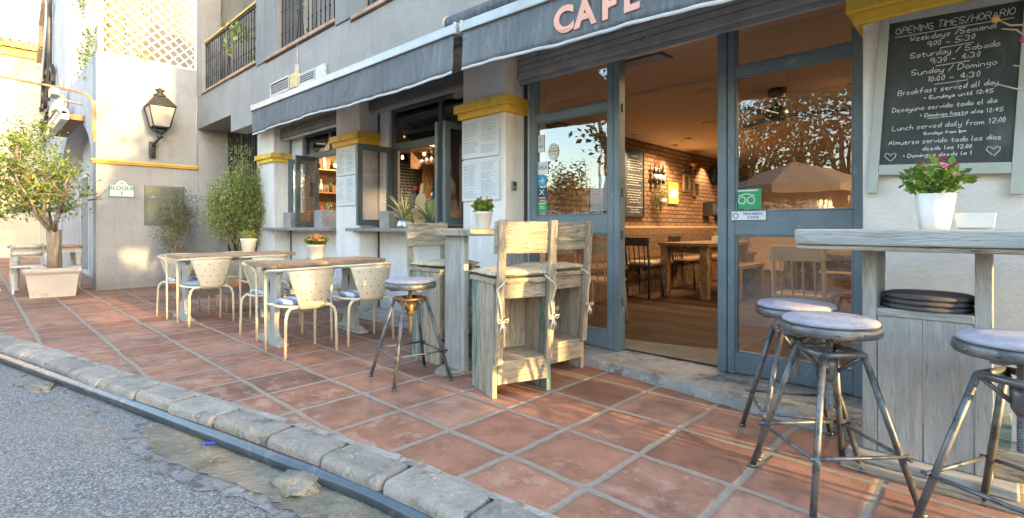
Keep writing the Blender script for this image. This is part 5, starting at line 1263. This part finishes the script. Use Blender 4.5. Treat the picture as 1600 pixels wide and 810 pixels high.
# ------------------------------------------------------------------ things inside the cafe
random.seed(77)
def wx(a): return Matrix.Rotation(a, 4, 'Z')
t = thing('wall_chalkboard', 'tall black menu chalkboard hung on the brick wall inside', 'chalkboard', (-4.39, 7.55, 1.27))
m = MB(); m.box(0, .012, -.29, .29, .02, 1.08); m.build('slate', CHALKB, t)
m = MB()
for b in ((-.32, -.29, -.01, 1.11), (.29, .32, -.01, 1.11)): m.box(0, .025, b[0], b[1], b[2], b[3])
m.box(0, .024, -.29, .29, -.01, .02); m.box(0, .024, -.29, .29, 1.08, 1.11); m.build('frame', BLACK, t)
m = MB(); fn = lambda x, z: (.015, x, z); random.seed(3)
m2 = [('Menu', -.1, .1, 1.0, .07)] 
for k, w in enumerate((.3, .42, .38, .44, .36, 0, .4, .44, .41, .3, .43, 0, .38, .44, .40, .42, .3, .36, 0, .46, .2, .3)):
    z = .93 - k * .041
    x = -w / 2
    while x < w / 2: l = random.uniform(.03, .07); m.tube([(.015, x, z), (.015, x + l * .3, z + .014), (.015, x + l * .6, z + .002), (.015, x + l, z + .01)], .0035, 4); x += l + .02
m.box(.0125, .0145, -.1, .1, 1.0, 1.006); m.build('chalk_writing', CHALK, t)
t = thing('wine_rack', 'black wall rack holding three wine bottles above a hanging plant', 'wine rack', (-4.38, 8.28, 1.88))
m = MB(); m.box(0, .02, -.22, .22, .02, .06); m.box(0, .02, -.22, .22, .2, .22); m.tube([(.01, -.2, .0), (.01, -.2, .3)], .008, 6); m.tube([(.01, .2, .0), (.01, .2, .3)], .008, 6); m.build('rack', BLACK, t)
for k in range(3):
    m = MB(); bottle(m, .07, -.14 + k * .14, -.02, .34, .04, 0, True, 2); tag(m.build('wine_bottle', [DARKB, LABELM, CAPR], loc=(-4.38, 8.28, 1.88)), ['left dark wine bottle in the wall rack', 'middle dark wine bottle in the wall rack', 'right dark wine bottle in the wall rack'][k], 'bottle', 'bottles in the wall rack')
t = thing('hanging_plant', 'trailing plant in a small pot hanging under the wine rack', 'plant', (-4.30, 8.28, 1.62)); m = MB(); leafcloud(m, 420, lambda: (Vector((random.gauss(0, .05), random.gauss(0, .10), random.gauss(0, .11))), Vector((.2, 0, -.3))), (.03, .06)); m.build('foliage', LEAFD, t)
m = MB(); m.lathe([(0, -.13), (.05, -.13), (.06, -.03), (0, -.03)], (.06, .02, 0), 12); m.build('pot', POTW, t)
t = thing('framed_light', 'glowing amber picture frame with a filament bulb on the brick wall', 'wall light', (-4.39, 8.95, 1.53))
m = MB(); m.box(0, .03, -.18, -.15, 0, .40); m.box(0, .03, .15, .18, 0, .40); m.box(0, .03, -.15, .15, 0, .03); m.box(0, .03, -.15, .15, .37, .40); m.box(0, .006, -.15, .15, .03, .37); m.build('frame', pmat('amber_wood', (.55, .30, .08), (.6, .36, .1), 5, .6), t)
m = MB(); m.lathe([(0, 0), (.03, .02), (.035, .05), (.015, .09), (.012, .13), (0, .13)], (.05, 0, .12), 12); m.build('bulb', emat('bulb_glow', (1, .55, .15), 14), t)
l_ = bpy.data.lights.new('bulb_light', 'POINT'); l_.energy = 1.2; l_.color = (1, .55, .22); l_.shadow_soft_size = .05; o = bpy.data.objects.new('bulb_light', l_); COL.objects.link(o); o.parent = t; o.location = (.22, 0, .2)
for y, z0, z1, w, lb in ((9.48, 1.78, 2.1, .13, 'left dark wooden box frame on the brick wall'), (9.9, 1.70, 1.98, .11, 'right dark wooden box frame on the brick wall')):
    m = MB(); m.box(0, .05, -w, -w + .025, 0, z1 - z0); m.box(0, .05, w - .025, w, 0, z1 - z0); m.box(0, .05, -w + .025, w - .025, 0, .025); m.box(0, .05, -w + .025, w - .025, z1 - z0 - .025, z1 - z0); m.box(0, .02, -w + .025, w - .025, .025, z1 - z0 - .025, 1)
    o = single(m, 'box_frame', [DKWOODV, CHALKB], lb, 'picture frame'); o.location = (-4.39, y, z0)
t = thing('brass_horn', 'old copper horn lamp fixed to the brick wall', 'wall ornament', (-4.38, 9.35, 2.15)); COPPER = pmat('copper', (.45, .20, .09), None, 5, .3, .9)
m = MB(); m.tube([(.02, -.25, .0), (.1, -.25, .02), (.13, -.1, .03), (.16, .12, .1)], [.015, .016, .02, .03], 10); m.build('pipe', BLACK, t); m = MB(); m.lathe([(.02, 0), (.05, .06), (.13, .12), (.12, .12), (.03, .05)], (.16, .1, .04), 16); m.build('horn', COPPER, t)
m = MB(); m.tube([(.05, .1, .0), (.1, .45, .18)], .012, 6); m.tube([(.05, .45, .0), (.1, .15, .2)], .012, 6); m.tube([(.04, .3, -.05), (.08, .3, .25)], .012, 6); m.build('bracket', BLACK, t)
t = thing('wall_clock', 'round dark clock high on the brick wall', 'clock', (-4.39, 10.85, 2.2)); m = MB(); m.tube([(.03, .19 * math.cos(a), .19 * math.sin(a)) for a in [k * math.pi / 12 for k in range(24)]], .03, 8, closed=True); m.build('rim', BLACK, t); m = MB(); m.disc((.012, 0, 0), (1, 0, 0), .18, 0, 24); m.box(.013, .02, -.006, .006, 0, .13, 1); m.box(.013, .02, 0, .09, -.006, .006, 1); m.build('dial', [pmat('blue_dial', (.05, .09, .14), None, 5, .5), CHALK], t)
m = MB(); m.box(0, .18, -.14, .14, 0, .28); m.box(.181, .185, -.10, .10, .03, .25, 1); o = single(m, 'wall_speaker', [BLACK, DARKFAB], 'black loudspeaker box on the brick wall below the clock', 'speaker', bevel=.01); o.location = (-4.39, 10.45, 1.33)
t = thing('wicker_basket', 'hanging wicker basket near the end of the brick wall', 'basket', (-4.28, 10.95, 1.35)); m = MB(); m.lathe([(0, 0), (.10, 0), (.17, .16), (.16, .16), (.09, .02)], (0, 0, 0), 18); m.build('basket', pmat('wicker', (.40, .24, .11), (.5, .32, .16), 30, .8, bump=.6), t); m = MB(); m.tube([(0, -.16, .16), (0, -.1, .32), (0, 0, .38), (0, .1, .32), (0, .16, .16)], .01, 6); m.build('handle', DKWOOD, t)

def cafe_table(label, x, y, lx, ly, mt=DKWOOD):
    t = thing('cafe_table', label, 'table', (x, y, .09)); n_ = 4; m = MB()
    for k in range(n_): m.box(-lx / 2 + k * lx / n_ + .002, -lx / 2 + (k + 1) * lx / n_ - .002, -ly / 2, ly / 2, .73, .78)
    m.build('table_top', DKWOOD, t, bevel=.004); m = MB(); m.box(-lx / 2 + .08, lx / 2 - .08, -ly / 2 + .08, ly / 2 - .08, .64, .729); m.build('apron', DKWOOD, t)
    for sx in (-1, 1):
        for sy in (-1, 1): m = MB(); m.box(sx * (lx / 2 - .08) - .055, sx * (lx / 2 - .08) + .055, sy * (ly / 2 - .08) - .055, sy * (ly / 2 - .08) + .055, 0, .73); m.build('leg', DKWOODV, t, bevel=.004)
    return t
cafe_table('thick legged wooden table beyond the open doorway', -3.25, 7.75, .75, 1.65)
cafe_table('wooden table behind the right glazed door', -.75, 5.3, 1.3, .8); cafe_table('wooden table farther back behind the right glazed door', -.2, 7.6, 1.4, .8)
t = thing('cafe_bench', 'small wooden bench beside the thick legged table', 'bench', (-2.72, 7.75, .09)); m = MB(); m.box(-.16, .16, -.5, .5, .42, .47); m.build('seat', DKWOOD, t, bevel=.004)
for sy in (-1, 1): m = MB(); m.box(-.15, .15, sy * .44 - .03, sy * .44 + .03, 0, .42); m.build('leg', DKWOODV, t, bevel=.004)
t = thing('wall_bench', 'long wooden bench with high back along the brick wall', 'bench', (-4.12, 8.6, .09)); m = MB(); m.box(-.23, .22, -3.4, 3.4, .40, .45); m.build('seat', DKWOOD, t); m = MB()
for k in range(4): m.box(-.235, -.20, -3.4, 3.4, .50 + k * .125, .62 + k * .125)
m.build('backrest', DKWOOD, t); m = MB(); m.box(-.2, .18, -3.38, 3.38, 0, .40); m.build('front_board', DKWOODV, t)
def cafe_chair(label, x, y, rz, wd):
    t = thing('cafe_chair', label, 'chair', (x, y, .09), rz, 'chairs inside the cafe')
    m = MB(); m.box(-.2, .2, -.2, .2, .44, .47); m.build('seat', wd, t, bevel=.008)
    for s_ in (-1, 1): 
        m = MB(); m.tube([(.17, s_ * .17, .44), (.21, s_ * .2, 0)], .017, 8); m.build('leg', wd, t); m = MB(); m.tube([(-.21, s_ * .19, 0), (-.18, s_ * .18, .45), (-.24, s_ * .18, .86)], .017, 8); m.build('leg', wd, t)
    m = MB(); m.box(-.245, -.215, -.2, .2, .74, .86); 
    for k in range(4): m.tube([(-.19, -.12 + k * .08, .46), (-.232, -.12 + k * .08, .75)], .009, 6)
    m.build('backrest', wd, t, bevel=.004); return t
LTW = pmat('beech_wood', (.42, .27, .14), (.50, .33, .18), 5, .55); BLKW = pmat('black_wood', (.03, .025, .02), None, 5, .5)
cafe_chair('pale wooden chair just inside the left glazed door', -3.02, 4.55, R(100), LTW); cafe_chair('dark chair with white cushion by the brick wall bench', -3.75, 6.75, R(90), BLKW)
cafe_chair('dark chair at the far side of the thick legged table', -3.75, 8.2, R(0), BLKW); cafe_chair('pale wooden chair behind the right door at the near table', -1.15, 4.7, R(90), LTW); cafe_chair('white chair at the right behind the glazed door', -.35, 4.65, R(95), TWH); cafe_chair('dark chair at the back table', -.6, 8.2, R(-90), BLKW)
m = MB(); m.lathe([(0, 0), (.19, 0), (.205, .02), (.19, .045), (0, .05)], (0, 0, 0), 20); o = single(m, 'round_cushion', pmat('cream_cushion', (.50, .44, .36), None, 20, .95), 'cream cushion on the dark chair by the brick wall', 'cushion'); o.location = (-3.75, 6.75, .56)
t = thing('table_plant', 'little plant in a pale box on the thick legged table', 'plant', (-3.2, 8.1, .87)); m = MB(); m.box(-.07, .07, -.1, .1, 0, .08); m.build('box', POTW, t); m = MB(); leafcloud(m, 60, lambda: (Vector((random.gauss(0, .04), random.gauss(0, .05), .12 + random.gauss(0, .03))), Vector((0, 0, .4))), (.03, .05)); m.build('foliage', LEAFG, t)
t = thing('ceiling_fan', 'dark ceiling fan seen through the right glazed door', 'ceiling fan', (-1.70, 5.87, 2.56)); m = MB(); m.lathe([(.0, 0), (.09, 0), (.09, -.09), (.02, -.10), (.02, -.19), (.10, -.20), (.12, -.30), (.07, -.33), (0, -.33)][::-1], (0, 0, 0), 20); m.build('motor', pmat('bronze', (.10, .075, .05), None, 5, .35, .8), t)
for k in range(3):
    m = MB(); m.box(.10, .66, -.065, .065, -.285, -.275, 0, Matrix.Rotation(R(20 + 120 * k), 4, 'Z')); m.build('blade', BLKW, t)
def spot(label, x, y, z, e, wash=False):
    t = thing('ceiling_spotlight', label, 'spotlight', (x, y, z), 0, 'ceiling spotlights'); m = MB(); m.lathe([(.05, 0), (.055, -.012), (.04, -.014)], (0, 0, 0), 16); m.build('ring', ALU, t); m = MB(); m.disc((0, 0, -.006), (0, 0, -1), .038, 0, 14); m.build('bulb', LAMPE, t)
    l_ = bpy.data.lights.new('spot_light', 'SPOT'); l_.energy = e * (2.1 if not wash else 1.5); l_.color = (1, .67, .37); l_.shadow_soft_size = .04
    l_.spot_size = R(95 if wash else 165); l_.spot_blend = .5
    o = bpy.data.objects.new('spot_light', l_); COL.objects.link(o); o.parent = t; o.location = (0, 0, -.05)
for i, (x, y, e, w) in enumerate(((-4.18, 7.2, 7, 1), (-4.18, 8.6, 7, 1), (-4.18, 10.3, 7, 1), (-3.72, 8.12, 10, 0), (-1.66, 4.28, 1.6, 0), (-1.08, 6.2, 9, 0), (-2.6, 10.2, 10, 0), (.8, 8.6, 10, 0))):
    spot(['spotlight washing the brick wall above the chalkboard', 'spotlight washing the middle of the brick wall', 'spotlight washing the far end of the brick wall', 'bright ceiling spotlight seen through the open doorway', 'ceiling spotlight close behind the right door post', 'ceiling spotlight seen through the upper right door glass', 'ceiling spotlight deep in the room', 'ceiling spotlight in the far right of the room'][i], x, y, 2.558, e, w)
m = MB(); m.box(-.22, .22, -.1, .1, -.008, 0)
for k in range(7): m.box(-.2, .2, -.085 + k * .026, -.075 + k * .026, -.014, -.008, 1)
o = single(m, 'ceiling_grille', [DARKM, SHUT], 'dark air grille in the cafe ceiling by the left door', 'air grille'); o.location = (-2.25, 4.05, 2.56)
for (x, y, r_) in ((-2.27, 5.5, .14), (-2.94, 7.1, .10)):
    m = MB(); m.lathe([(0, -.02), (r_ * .8, -.02), (r_, -.005), (r_, 0)], (0, 0, 0), 20); o = single(m, 'ceiling_disc', CAFEW, 'large round ceiling diffuser near the door' if r_ > .12 else 'small round ceiling diffuser deeper in the room', 'ceiling diffuser'); o.location = (x, y, 2.56)
# the bar behind the windows
def shelf(label, x0, x1, y0, y1, zs, side=None):
    t = thing('bar_shelf', label, 'shelf', ((x0 + x1) / 2, (y0 + y1) / 2, zs[0])); inv = Matrix.Translation(-t.location); m = MB()
    for z in zs: m.box(x0, x1, y0, y1, z - .025, z)
    m.build('board', DKWOOD, t).matrix_parent_inverse = inv
    for x in (x0 + .01, x1 - .01): m = MB(); m.box(x - .012, x + .012, y0, y1, zs[0] - .3, 2.69); m.build('bracket', DKWOODV, t).matrix_parent_inverse = inv
BM = [GREENB, DARKB, AMBB, CLEARB, REDB]; BN = ['green', 'dark', 'amber', 'clear', 'red']
def bottles_on(x0, x1, y, z, n, txt, along='x'):
    for k in range(n):
        i = random.randrange(5); h = random.uniform(.22, .31); m = MB(); bottle(m, 0, 0, 0, h, h * .125, 0, random.random() < .8, 0)
        o = tag(m.build('bottle', [BM[i], LABELM]), f'{BN[i]} glass bottle standing {txt}', 'bottle', 'bottles ' + txt)
        q = x0 + (x1 - x0) * (k + .5) / n; o.location = (q, y, z) if along == 'x' else (y, q, z)
shelf('wooden bottle shelf hanging over the bar counter', -7.0, -5.0, 4.95, 5.15, (2.36,)); bottles_on(-6.95, -5.05, 5.05, 2.36, 17, 'on the shelf over the bar')
shelf('tall back bar shelving with bottles', -8.9, -5.2, 6.6, 6.85, (1.35, 1.70)); bottles_on(-8.8, -5.3, 6.72, 1.35, 20, 'on the lower back bar board'); bottles_on(-8.8, -5.3, 6.72, 1.70, 20, 'on the upper back bar board')
t = thing('side_shelf', 'wooden shelves with jars seen through the first window', 'shelf', (-9.2, 4.9, 1.2)); m = MB()
for z in (.10, .55, .98): m.box(-.1, .14, -1.0, .9, z - .025, z)
m.build('board', DKWOOD, t)
bottles_on(4.0, 5.7, -9.16, 1.75, 9, 'on the middle side shelf', 'y'); bottles_on(4.0, 5.7, -9.16, 2.18, 8, 'on the top side shelf', 'y'); bottles_on(4.0, 5.7, -9.16, 1.30, 9, 'on the bottom side shelf', 'y')
GLS = glassmat('wine_glass', .25, 2.0, (.95, .95, .92))
m = MB(); m.lathe([(0, 0), (.035, -.003), (.004, -.012), (.004, -.09), (.02, -.105), (.038, -.15), (.034, -.20), (.033, -.20), (.036, -.15), (.018, -.107), (0, -.1)], (0, 0, 0), 14); g0 = m.build('wine_glass', GLS)
tag(g0, 'wine glass hanging upside down under the bar shelf', 'wine glass', 'wine glasses hanging over the bar'); first = True
for k in range(11):
    for j in range(2):
        o = g0 if first else g0.copy()
        if not first: COL.objects.link(o)
        first = False; o.location = (-6.75 + k * .125, 5.0 + j * .1, 2.325)
t = thing('bar_chalkboard', 'black chalkboard with drinks list on the side wall of the bar', 'chalkboard', (-9.28, 6.3, 1.55)); m = MB(); m.box(0, .015, -.35, .45, 0, .95); m.build('slate', CHALKB, t); m = MB()
for k in range(13):
    y = -.28
    while y < .3: l = random.uniform(.04, .1); m.tube([(.018, y, .88 - k * .065), (.018, y + l * .5, .90 - k * .065), (.018, y + l, .88 - k * .065)], .004, 4); y += l + .03
m.build('chalk_writing', CHALK, t)
t = thing('extractor_hood', 'metal extractor hood under the bar ceiling', 'hood', (-6.6, 4.5, 2.3)); m = MB(); v1 = [(-.5, -.3, 0), (.5, -.3, 0), (.5, .3, 0), (-.5, .3, 0)]; v2 = [(-.2, -.15, .2), (.2, -.15, .2), (.2, .15, .2), (-.2, .15, .2)]; m._add(v1 + v2, [(0, 1, 5, 4), (1, 2, 6, 5), (2, 3, 7, 6), (3, 0, 4, 7), (4, 5, 6, 7), (3, 2, 1, 0)], 0); m.box(-.12, .12, -.1, .1, .2, .39); m.build('hood', STEEL, t)
t = thing('bar_counter', 'dark wooden bar counter inside the second window', 'bar counter', (-6.2, 4.55, .09)); m = MB(); m.box(-1.5, 1.3, -.3, .3, .97, 1.02); m.build('counter_top', DKWOOD, t); m = MB(); m.box(-1.45, 1.25, -.22, .25, 0, .97); m.build('front', DKWOODV, t)
for i, (x, y, e) in enumerate(((-6.0, 4.55, 14), (-7.6, 5.4, 14), (-8.6, 4.7, 14))): spot(['spotlight over the right of the bar', 'spotlight over the middle of the bar', 'spotlight over the side shelves of the bar'][i], x, y, 2.698, e)
for k in range(3):
    t = thing('pendant_bulb', ['left filament bulb hanging in the bar', 'middle filament bulb hanging in the bar', 'right filament bulb hanging in the bar'][k], 'pendant lamp', (-8.4 + k * .35, 5.75, 2.45), 0, 'filament bulbs in the bar'); m = MB(); m.tube([(0, 0, .04), (0, 0, .24)], .006, 6); m.build('cord', BLACK, t); m = MB(); m.lathe([(0, -.03), (.018, -.018), (.02, .01), (.01, .04)], (0, 0, 0), 12); m.build('bulb', emat('filament_glow', (1, .55, .18), 4), t)

# ------------------------------------------------------------------ along the kerb
m = MB(); pts = [(-14, -1.52, -.08), (-9, -.42, -.083), (-6.67, .15, -.083), (-5.3, .47, -.085), (-4.15, .738, -.085), (-3.3, .925, -.085), (-2.70, 1.058, -.085), (-2.33, 1.142, -.085), (-1.8, 1.238, -.085), (-.5, 1.34, -.085), (1, 1.48, -.085)]
sp = []
for i in range(len(pts) - 1):
    p0, p1, p2, p3 = [Vector(pts[max(0, min(len(pts) - 1, i + j))]) for j in (-1, 0, 1, 2)]
    for k in range(6):
        s_ = k / 6; sp.append(.5 * ((2 * p1) + (-p0 + p2) * s_ + (2 * p0 - 5 * p1 + 4 * p2 - p3) * s_ ** 2 + (-p0 + 3 * p1 - 3 * p2 + p3) * s_ ** 3))
sp.append(Vector(pts[-1]))
m.tube(sp, .038, 16, r=.5); single(m, 'plastic_pipe', PIPEM, 'long black plastic pipe lying against the kerb', 'pipe')
LUMPM = pmat('mossy_mortar', (.27, .265, .225), (.35, .345, .30), 9, .97, bump=1.0, bscale=40, bdist=.03, spec=.05, wears=(((.15, .17, .08), 7, .54, .66, .6), ((.12, .115, .10), 25, .58, .66, .7)))
def lump(label, x, y, z, sx, sy, sz, seed):
    rr = random.Random(seed); bmh = bmesh.new(); bmesh.ops.create_icosphere(bmh, subdivisions=4, radius=1)
    from mathutils import noise
    for v in bmh.verts:
        k = 1 + .35 * noise.noise(v.co * 1.7 + Vector((seed, 0, 0))) + .14 * noise.noise(v.co * 5 + Vector((0, seed, 0))) + .05 * noise.noise(v.co * 14)
        v.co = Vector((v.co.x * sx * k, v.co.y * sy * k, max(v.co.z, -.4) * sz * k))
    me = bpy.data.meshes.new('mortar_lump'); bmh.to_mesh(me); bmh.free(); me.materials.append(LUMPM)
    for p in me.polygons: p.use_smooth = True
    o = bpy.data.objects.new('mortar_lump', me); COL.objects.link(o); o.location = (x, y, z); tag(o, label, 'mortar lump')
lump('big crumbly mortar lump over the pipe in front of the kerb', -2.40, 1.05, -.115, .16, .10, .05, 3); lump('second mortar lump between the pipe and the kerb stone', -2.28, 1.235, -.05, .12, .055, .06, 8); lump('small pale mortar lump beside the pipe at the left', -5.25, .36, -.115, .14, .07, .03, 5)
t = thing('kerb_weed', 'small green weed growing between pipe and kerb', 'weed', (-3.02, 1.035, -.11)); m = MB()
for k in range(22): a = random.uniform(0, 6.28); m.leaf((random.gauss(0, .012), random.gauss(0, .012), random.uniform(0, .05)), (math.cos(a) * .4, math.sin(a) * .4, 1), (1, 0, 0), random.uniform(.05, .10), .016)
m.build('leaf_blade', LEAFG, t)
m = MB(); m.tube([(0, 0, 0), (.10, .03, .004)], .008, 8); m.tube([(-.025, -.008, 0), (0, 0, 0)], [.002, .008], 8); m.box(.03, .10, .010, .020, .008, .011); o = single(m, 'pen_cap', pmat('blue_plastic', (.02, .06, .45), None, 5, .35), 'bright blue plastic pen scrap lying by the pipe', 'litter'); o.location = (-3.18, .885, -.10); o.rotation_euler = (0, 0, R(35))
m = MB()
rr = random.Random(4)
for _ in range(130):   # grit and crumbs along the gutter
    q = rr.random(); x = -7.2 + q * 5.8; y = lerp_poly([(p[0], p[1]) for p in pts], x) - .06 - abs(rr.gauss(0, .12)); s_ = rr.uniform(.004, .014)
    m.lathe([(0, -s_), (s_, -s_ * .3), (s_ * .8, s_ * .5), (0, s_ * .8)], (x, y, -.115), 5, 0, False)
g = m.build('gutter_grit', PATCHM); tag(g, 'crumbs of mortar and grit along the gutter beside the pipe', 'grit', kind='stuff')

# ------------------------------------------------------------------ across the road (seen in the glass) and unseen trees to the right (added to shade the terrace)
def big_tree(label, x, y, h, cr, n, seed, keep=None, lf=(.16, .30), zlow=1.2, rx=None, ry=None, trunk=.16):
    rr = random.Random(seed); t = thing('roadside_or_shade_tree', label, 'tree', (x, y, -.12)); rx = rx or cr; ry = ry or cr
    m = MB(); m.tube([(0, 0, 0), (.05, .03, zlow), (0, 0, h * .6)], [trunk, trunk * .8, trunk * .4], 10)
    for k in range(9):
        a = k * 2.4; e = Vector((math.cos(a) * rx * .7, math.sin(a) * ry * .7, zlow + (h - zlow) * rr.uniform(.35, .85))); m.tube([(0, 0, zlow + .2 * k / 9 * (h - zlow)), tuple(e * .5 + Vector((0, 0, zlow * .5))), tuple(e)], [trunk * .5, trunk * .3, .02], 7)
    m.build('trunk', BARK, t)
    cl = []
    while len(cl) < 90:
        v = Vector((rr.uniform(-1, 1), rr.uniform(-1, 1), rr.uniform(-1, 1)))
        if .25 < v.length < 1: cl.append(Vector((v.x * rx, v.y * ry, zlow + (h - zlow) * (.5 + .5 * v.z))))
    m = MB(); k = 0
    while k < n:
        c = rr.choice(cl); p = c + Vector((rr.gauss(0, .35), rr.gauss(0, .35), rr.gauss(0, .3))); k += 1
        if keep and not keep(p + t.location, rr): continue
        d = Vector((rr.gauss(0, 1), rr.gauss(0, 1), rr.gauss(0, .7))); l = rr.uniform(*lf)
        m.leaf(p, d, (rr.gauss(0, .7), rr.gauss(0, .7), 1), l, l * .6, 0, rr.random())
    m.build('crown', LEAFR, t); return t
def shade(P, rr):   # leaves left out along sun rays to chosen patches
    Y0 = P.y - SUN_K * P.x; Z0 = P.z - math.tan(R(SUN_EL)) * P.x
    for (cy, cz, ry, rz, f) in GAPS:
        q = ((Y0 - cy) / (ry + .12)) ** 2 + ((Z0 - cz) / (rz + .12)) ** 2
        if q < 1: return rr.random() > f
    return True
GAPS = [(2.5, .38, .26, .24, .92), (3.28, .2, .08, .25, 1.0), (2.9, .1, .03, .25, .97), (2.62, .12, .02, .2, .97), (2.62, .95, .32, .55, .93), (2.25, 5.35, .62, .62, .98), (2.05, 4.55, .30, .45, .97), (1.85, 4.0, .12, .6, .95), (2.45, 2.35, .36, .14, .97), (1.0, 4.0, .75, .8, .93), (1.5, 1.35, .26, .30, .97),
        (3.12, .60, .2, .5, .93), (2.1, 1.1, .22, .35, .7), (2.95, 1.25, .2, .25, .9), (3.0, .05, .5, .10, .9)]
def blockers():  # unseen trees added as sun blockers, crowns cut open for chosen sun patches
    rr = random.Random(12)
    for i, (x, y, lb) in enumerate(((11.5, -2.6, 'dense unseen tree added to shade the terrace, nearest the road'), (10.6, .7, 'dense unseen tree added to shade the terrace, in the middle of its row'), (12.0, 3.6, 'dense unseen tree added to shade the terrace, nearest the houses'))):
        t = thing('roadside_or_shade_tree', lb, 'tree', (x, y, -.12)); m = MB(); m.tube([(0, 0, 0), (.05, .03, 1.4), (0, 0, 4.5)], [.16, .13, .06], 10)
        for k in range(9): a = k * 2.4; m.tube([(0, 0, 1.2 + k * .3), (math.cos(a) * .6, math.sin(a) * .8, 2.2 + k * .4), (math.cos(a) * 1.1, math.sin(a) * 1.5, 2.8 + k * .5)], [.07, .05, .02], 7)
        m.build('trunk', BARK, t); m = MB(); k = 0
        while k < 7500:
            k += 1
            v = Vector((rr.gauss(0, .9), rr.uniform(-2.0, 2.0), rr.uniform(1.0, 7.75)))
            if v.z > 7.35 - .35 * math.sin(v.y * 2.1 + i) - abs(v.y) * .1: continue
            P = v + Vector((x, y, -.12))
            if not shade(P, rr): continue
            d = Vector((rr.gauss(0, 1), rr.gauss(0, 1), rr.gauss(0, 1))); l = rr.uniform(.18, .34); m.leaf(v, d, (rr.gauss(0, 1), rr.gauss(0, 1), rr.gauss(0, 1)), l, l * .65, 0, rr.random())
        m.build('crown', LEAFR, t)
blockers()
big_tree('yellow green roadside tree far across the road', -15.6, -13, 4.3, .8, 1500, 5, zlow=1.5, trunk=.12, lf=(.14, .24))
big_tree('leaning pepper tree across the road opposite the left door', -8.2, -5.3, 6.2, .7, 800, 6, zlow=3.1, lf=(.12, .24))
for i, (x, y) in enumerate(((-6.0, -10), (-3.2, -9.4), (-.6, -10.3), (2.5, -10))): big_tree(['tall tree across the road behind the railing, leftmost of its row', 'tall tree across the road behind the parasol', 'tall tree across the road right of the parasol', 'tall tree across the road at the right end of its row'][i], x, y, 6.6, 2.2, 7000, 20 + i, zlow=1.5, lf=(.11, .2))
t = thing('street_lamp', 'slender grey street lamp across the road', 'street lamp', (-12.9, -12.0, -.12)); m = MB(); m.tube([(0, 0, 0), (0, 0, 5.3)], [.07, .045], 10); m.build('post', SHUT, t); m = MB(); m.box(-.35, .1, -.1, .1, 5.28, 5.40); m.build('lamp_head', ALU, t, bevel=.03)
t = thing('parasol', 'big cream parasol across the road', 'parasol', (-3.75, -7.0, -.12)); m = MB(); m.tube([(0, 0, 0), (0, 0, 2.95)], .03, 8); m.build('pole', DKWOODV, t); m = MB(); m.lathe([(1.75, 2.02), (1.76, 2.2), (.8, 2.62), (0, 2.85)], (0, 0, 0), 8, 0, False); m.build('canopy', pmat('parasol_cloth', (.24, .19, .15), (.30, .25, .20), 5, .9), t)
t = thing('iron_railing', 'black iron railing with hooped tops on a low wall across the road', 'railing', (0, -5.5, -.12)); m = MB(); m.box(-16, 12, -.12, .12, 0, 1.28); m.build('low_wall', CONC, t); m = MB()
for k in range(140): x = -16 + k * .2; m.tube([(x, 0, 1.28), (x, 0, 1.9), (x + .03, 0, 1.98), (x + .07, 0, 1.98), (x + .1, 0, 1.9), (x + .1, 0, 1.28)], .009, 5)
m.box(-16, 12, -.015, .015, 1.36, 1.39); m.build('bars', BLACK, t)
t = thing('low_house', 'low white house far across the road', 'house', (-20, -22, -.12)); m = MB(); m.box(-9, 14, -3, 3, 0, 2.6); m.build('wall', WHITE, t); m = MB(); m.prism([(-3.4, 2.6), (3.4, 2.6), (0, 3.9)], lambda a, b, d: (d, a, b), -9.3, 14.3); m.build('roof', TERRA, t)
m = MB(); m.box(1.9, 2.0, 3.46, 13, -.1, 7); bp(m, 'end_wall', WHITE)
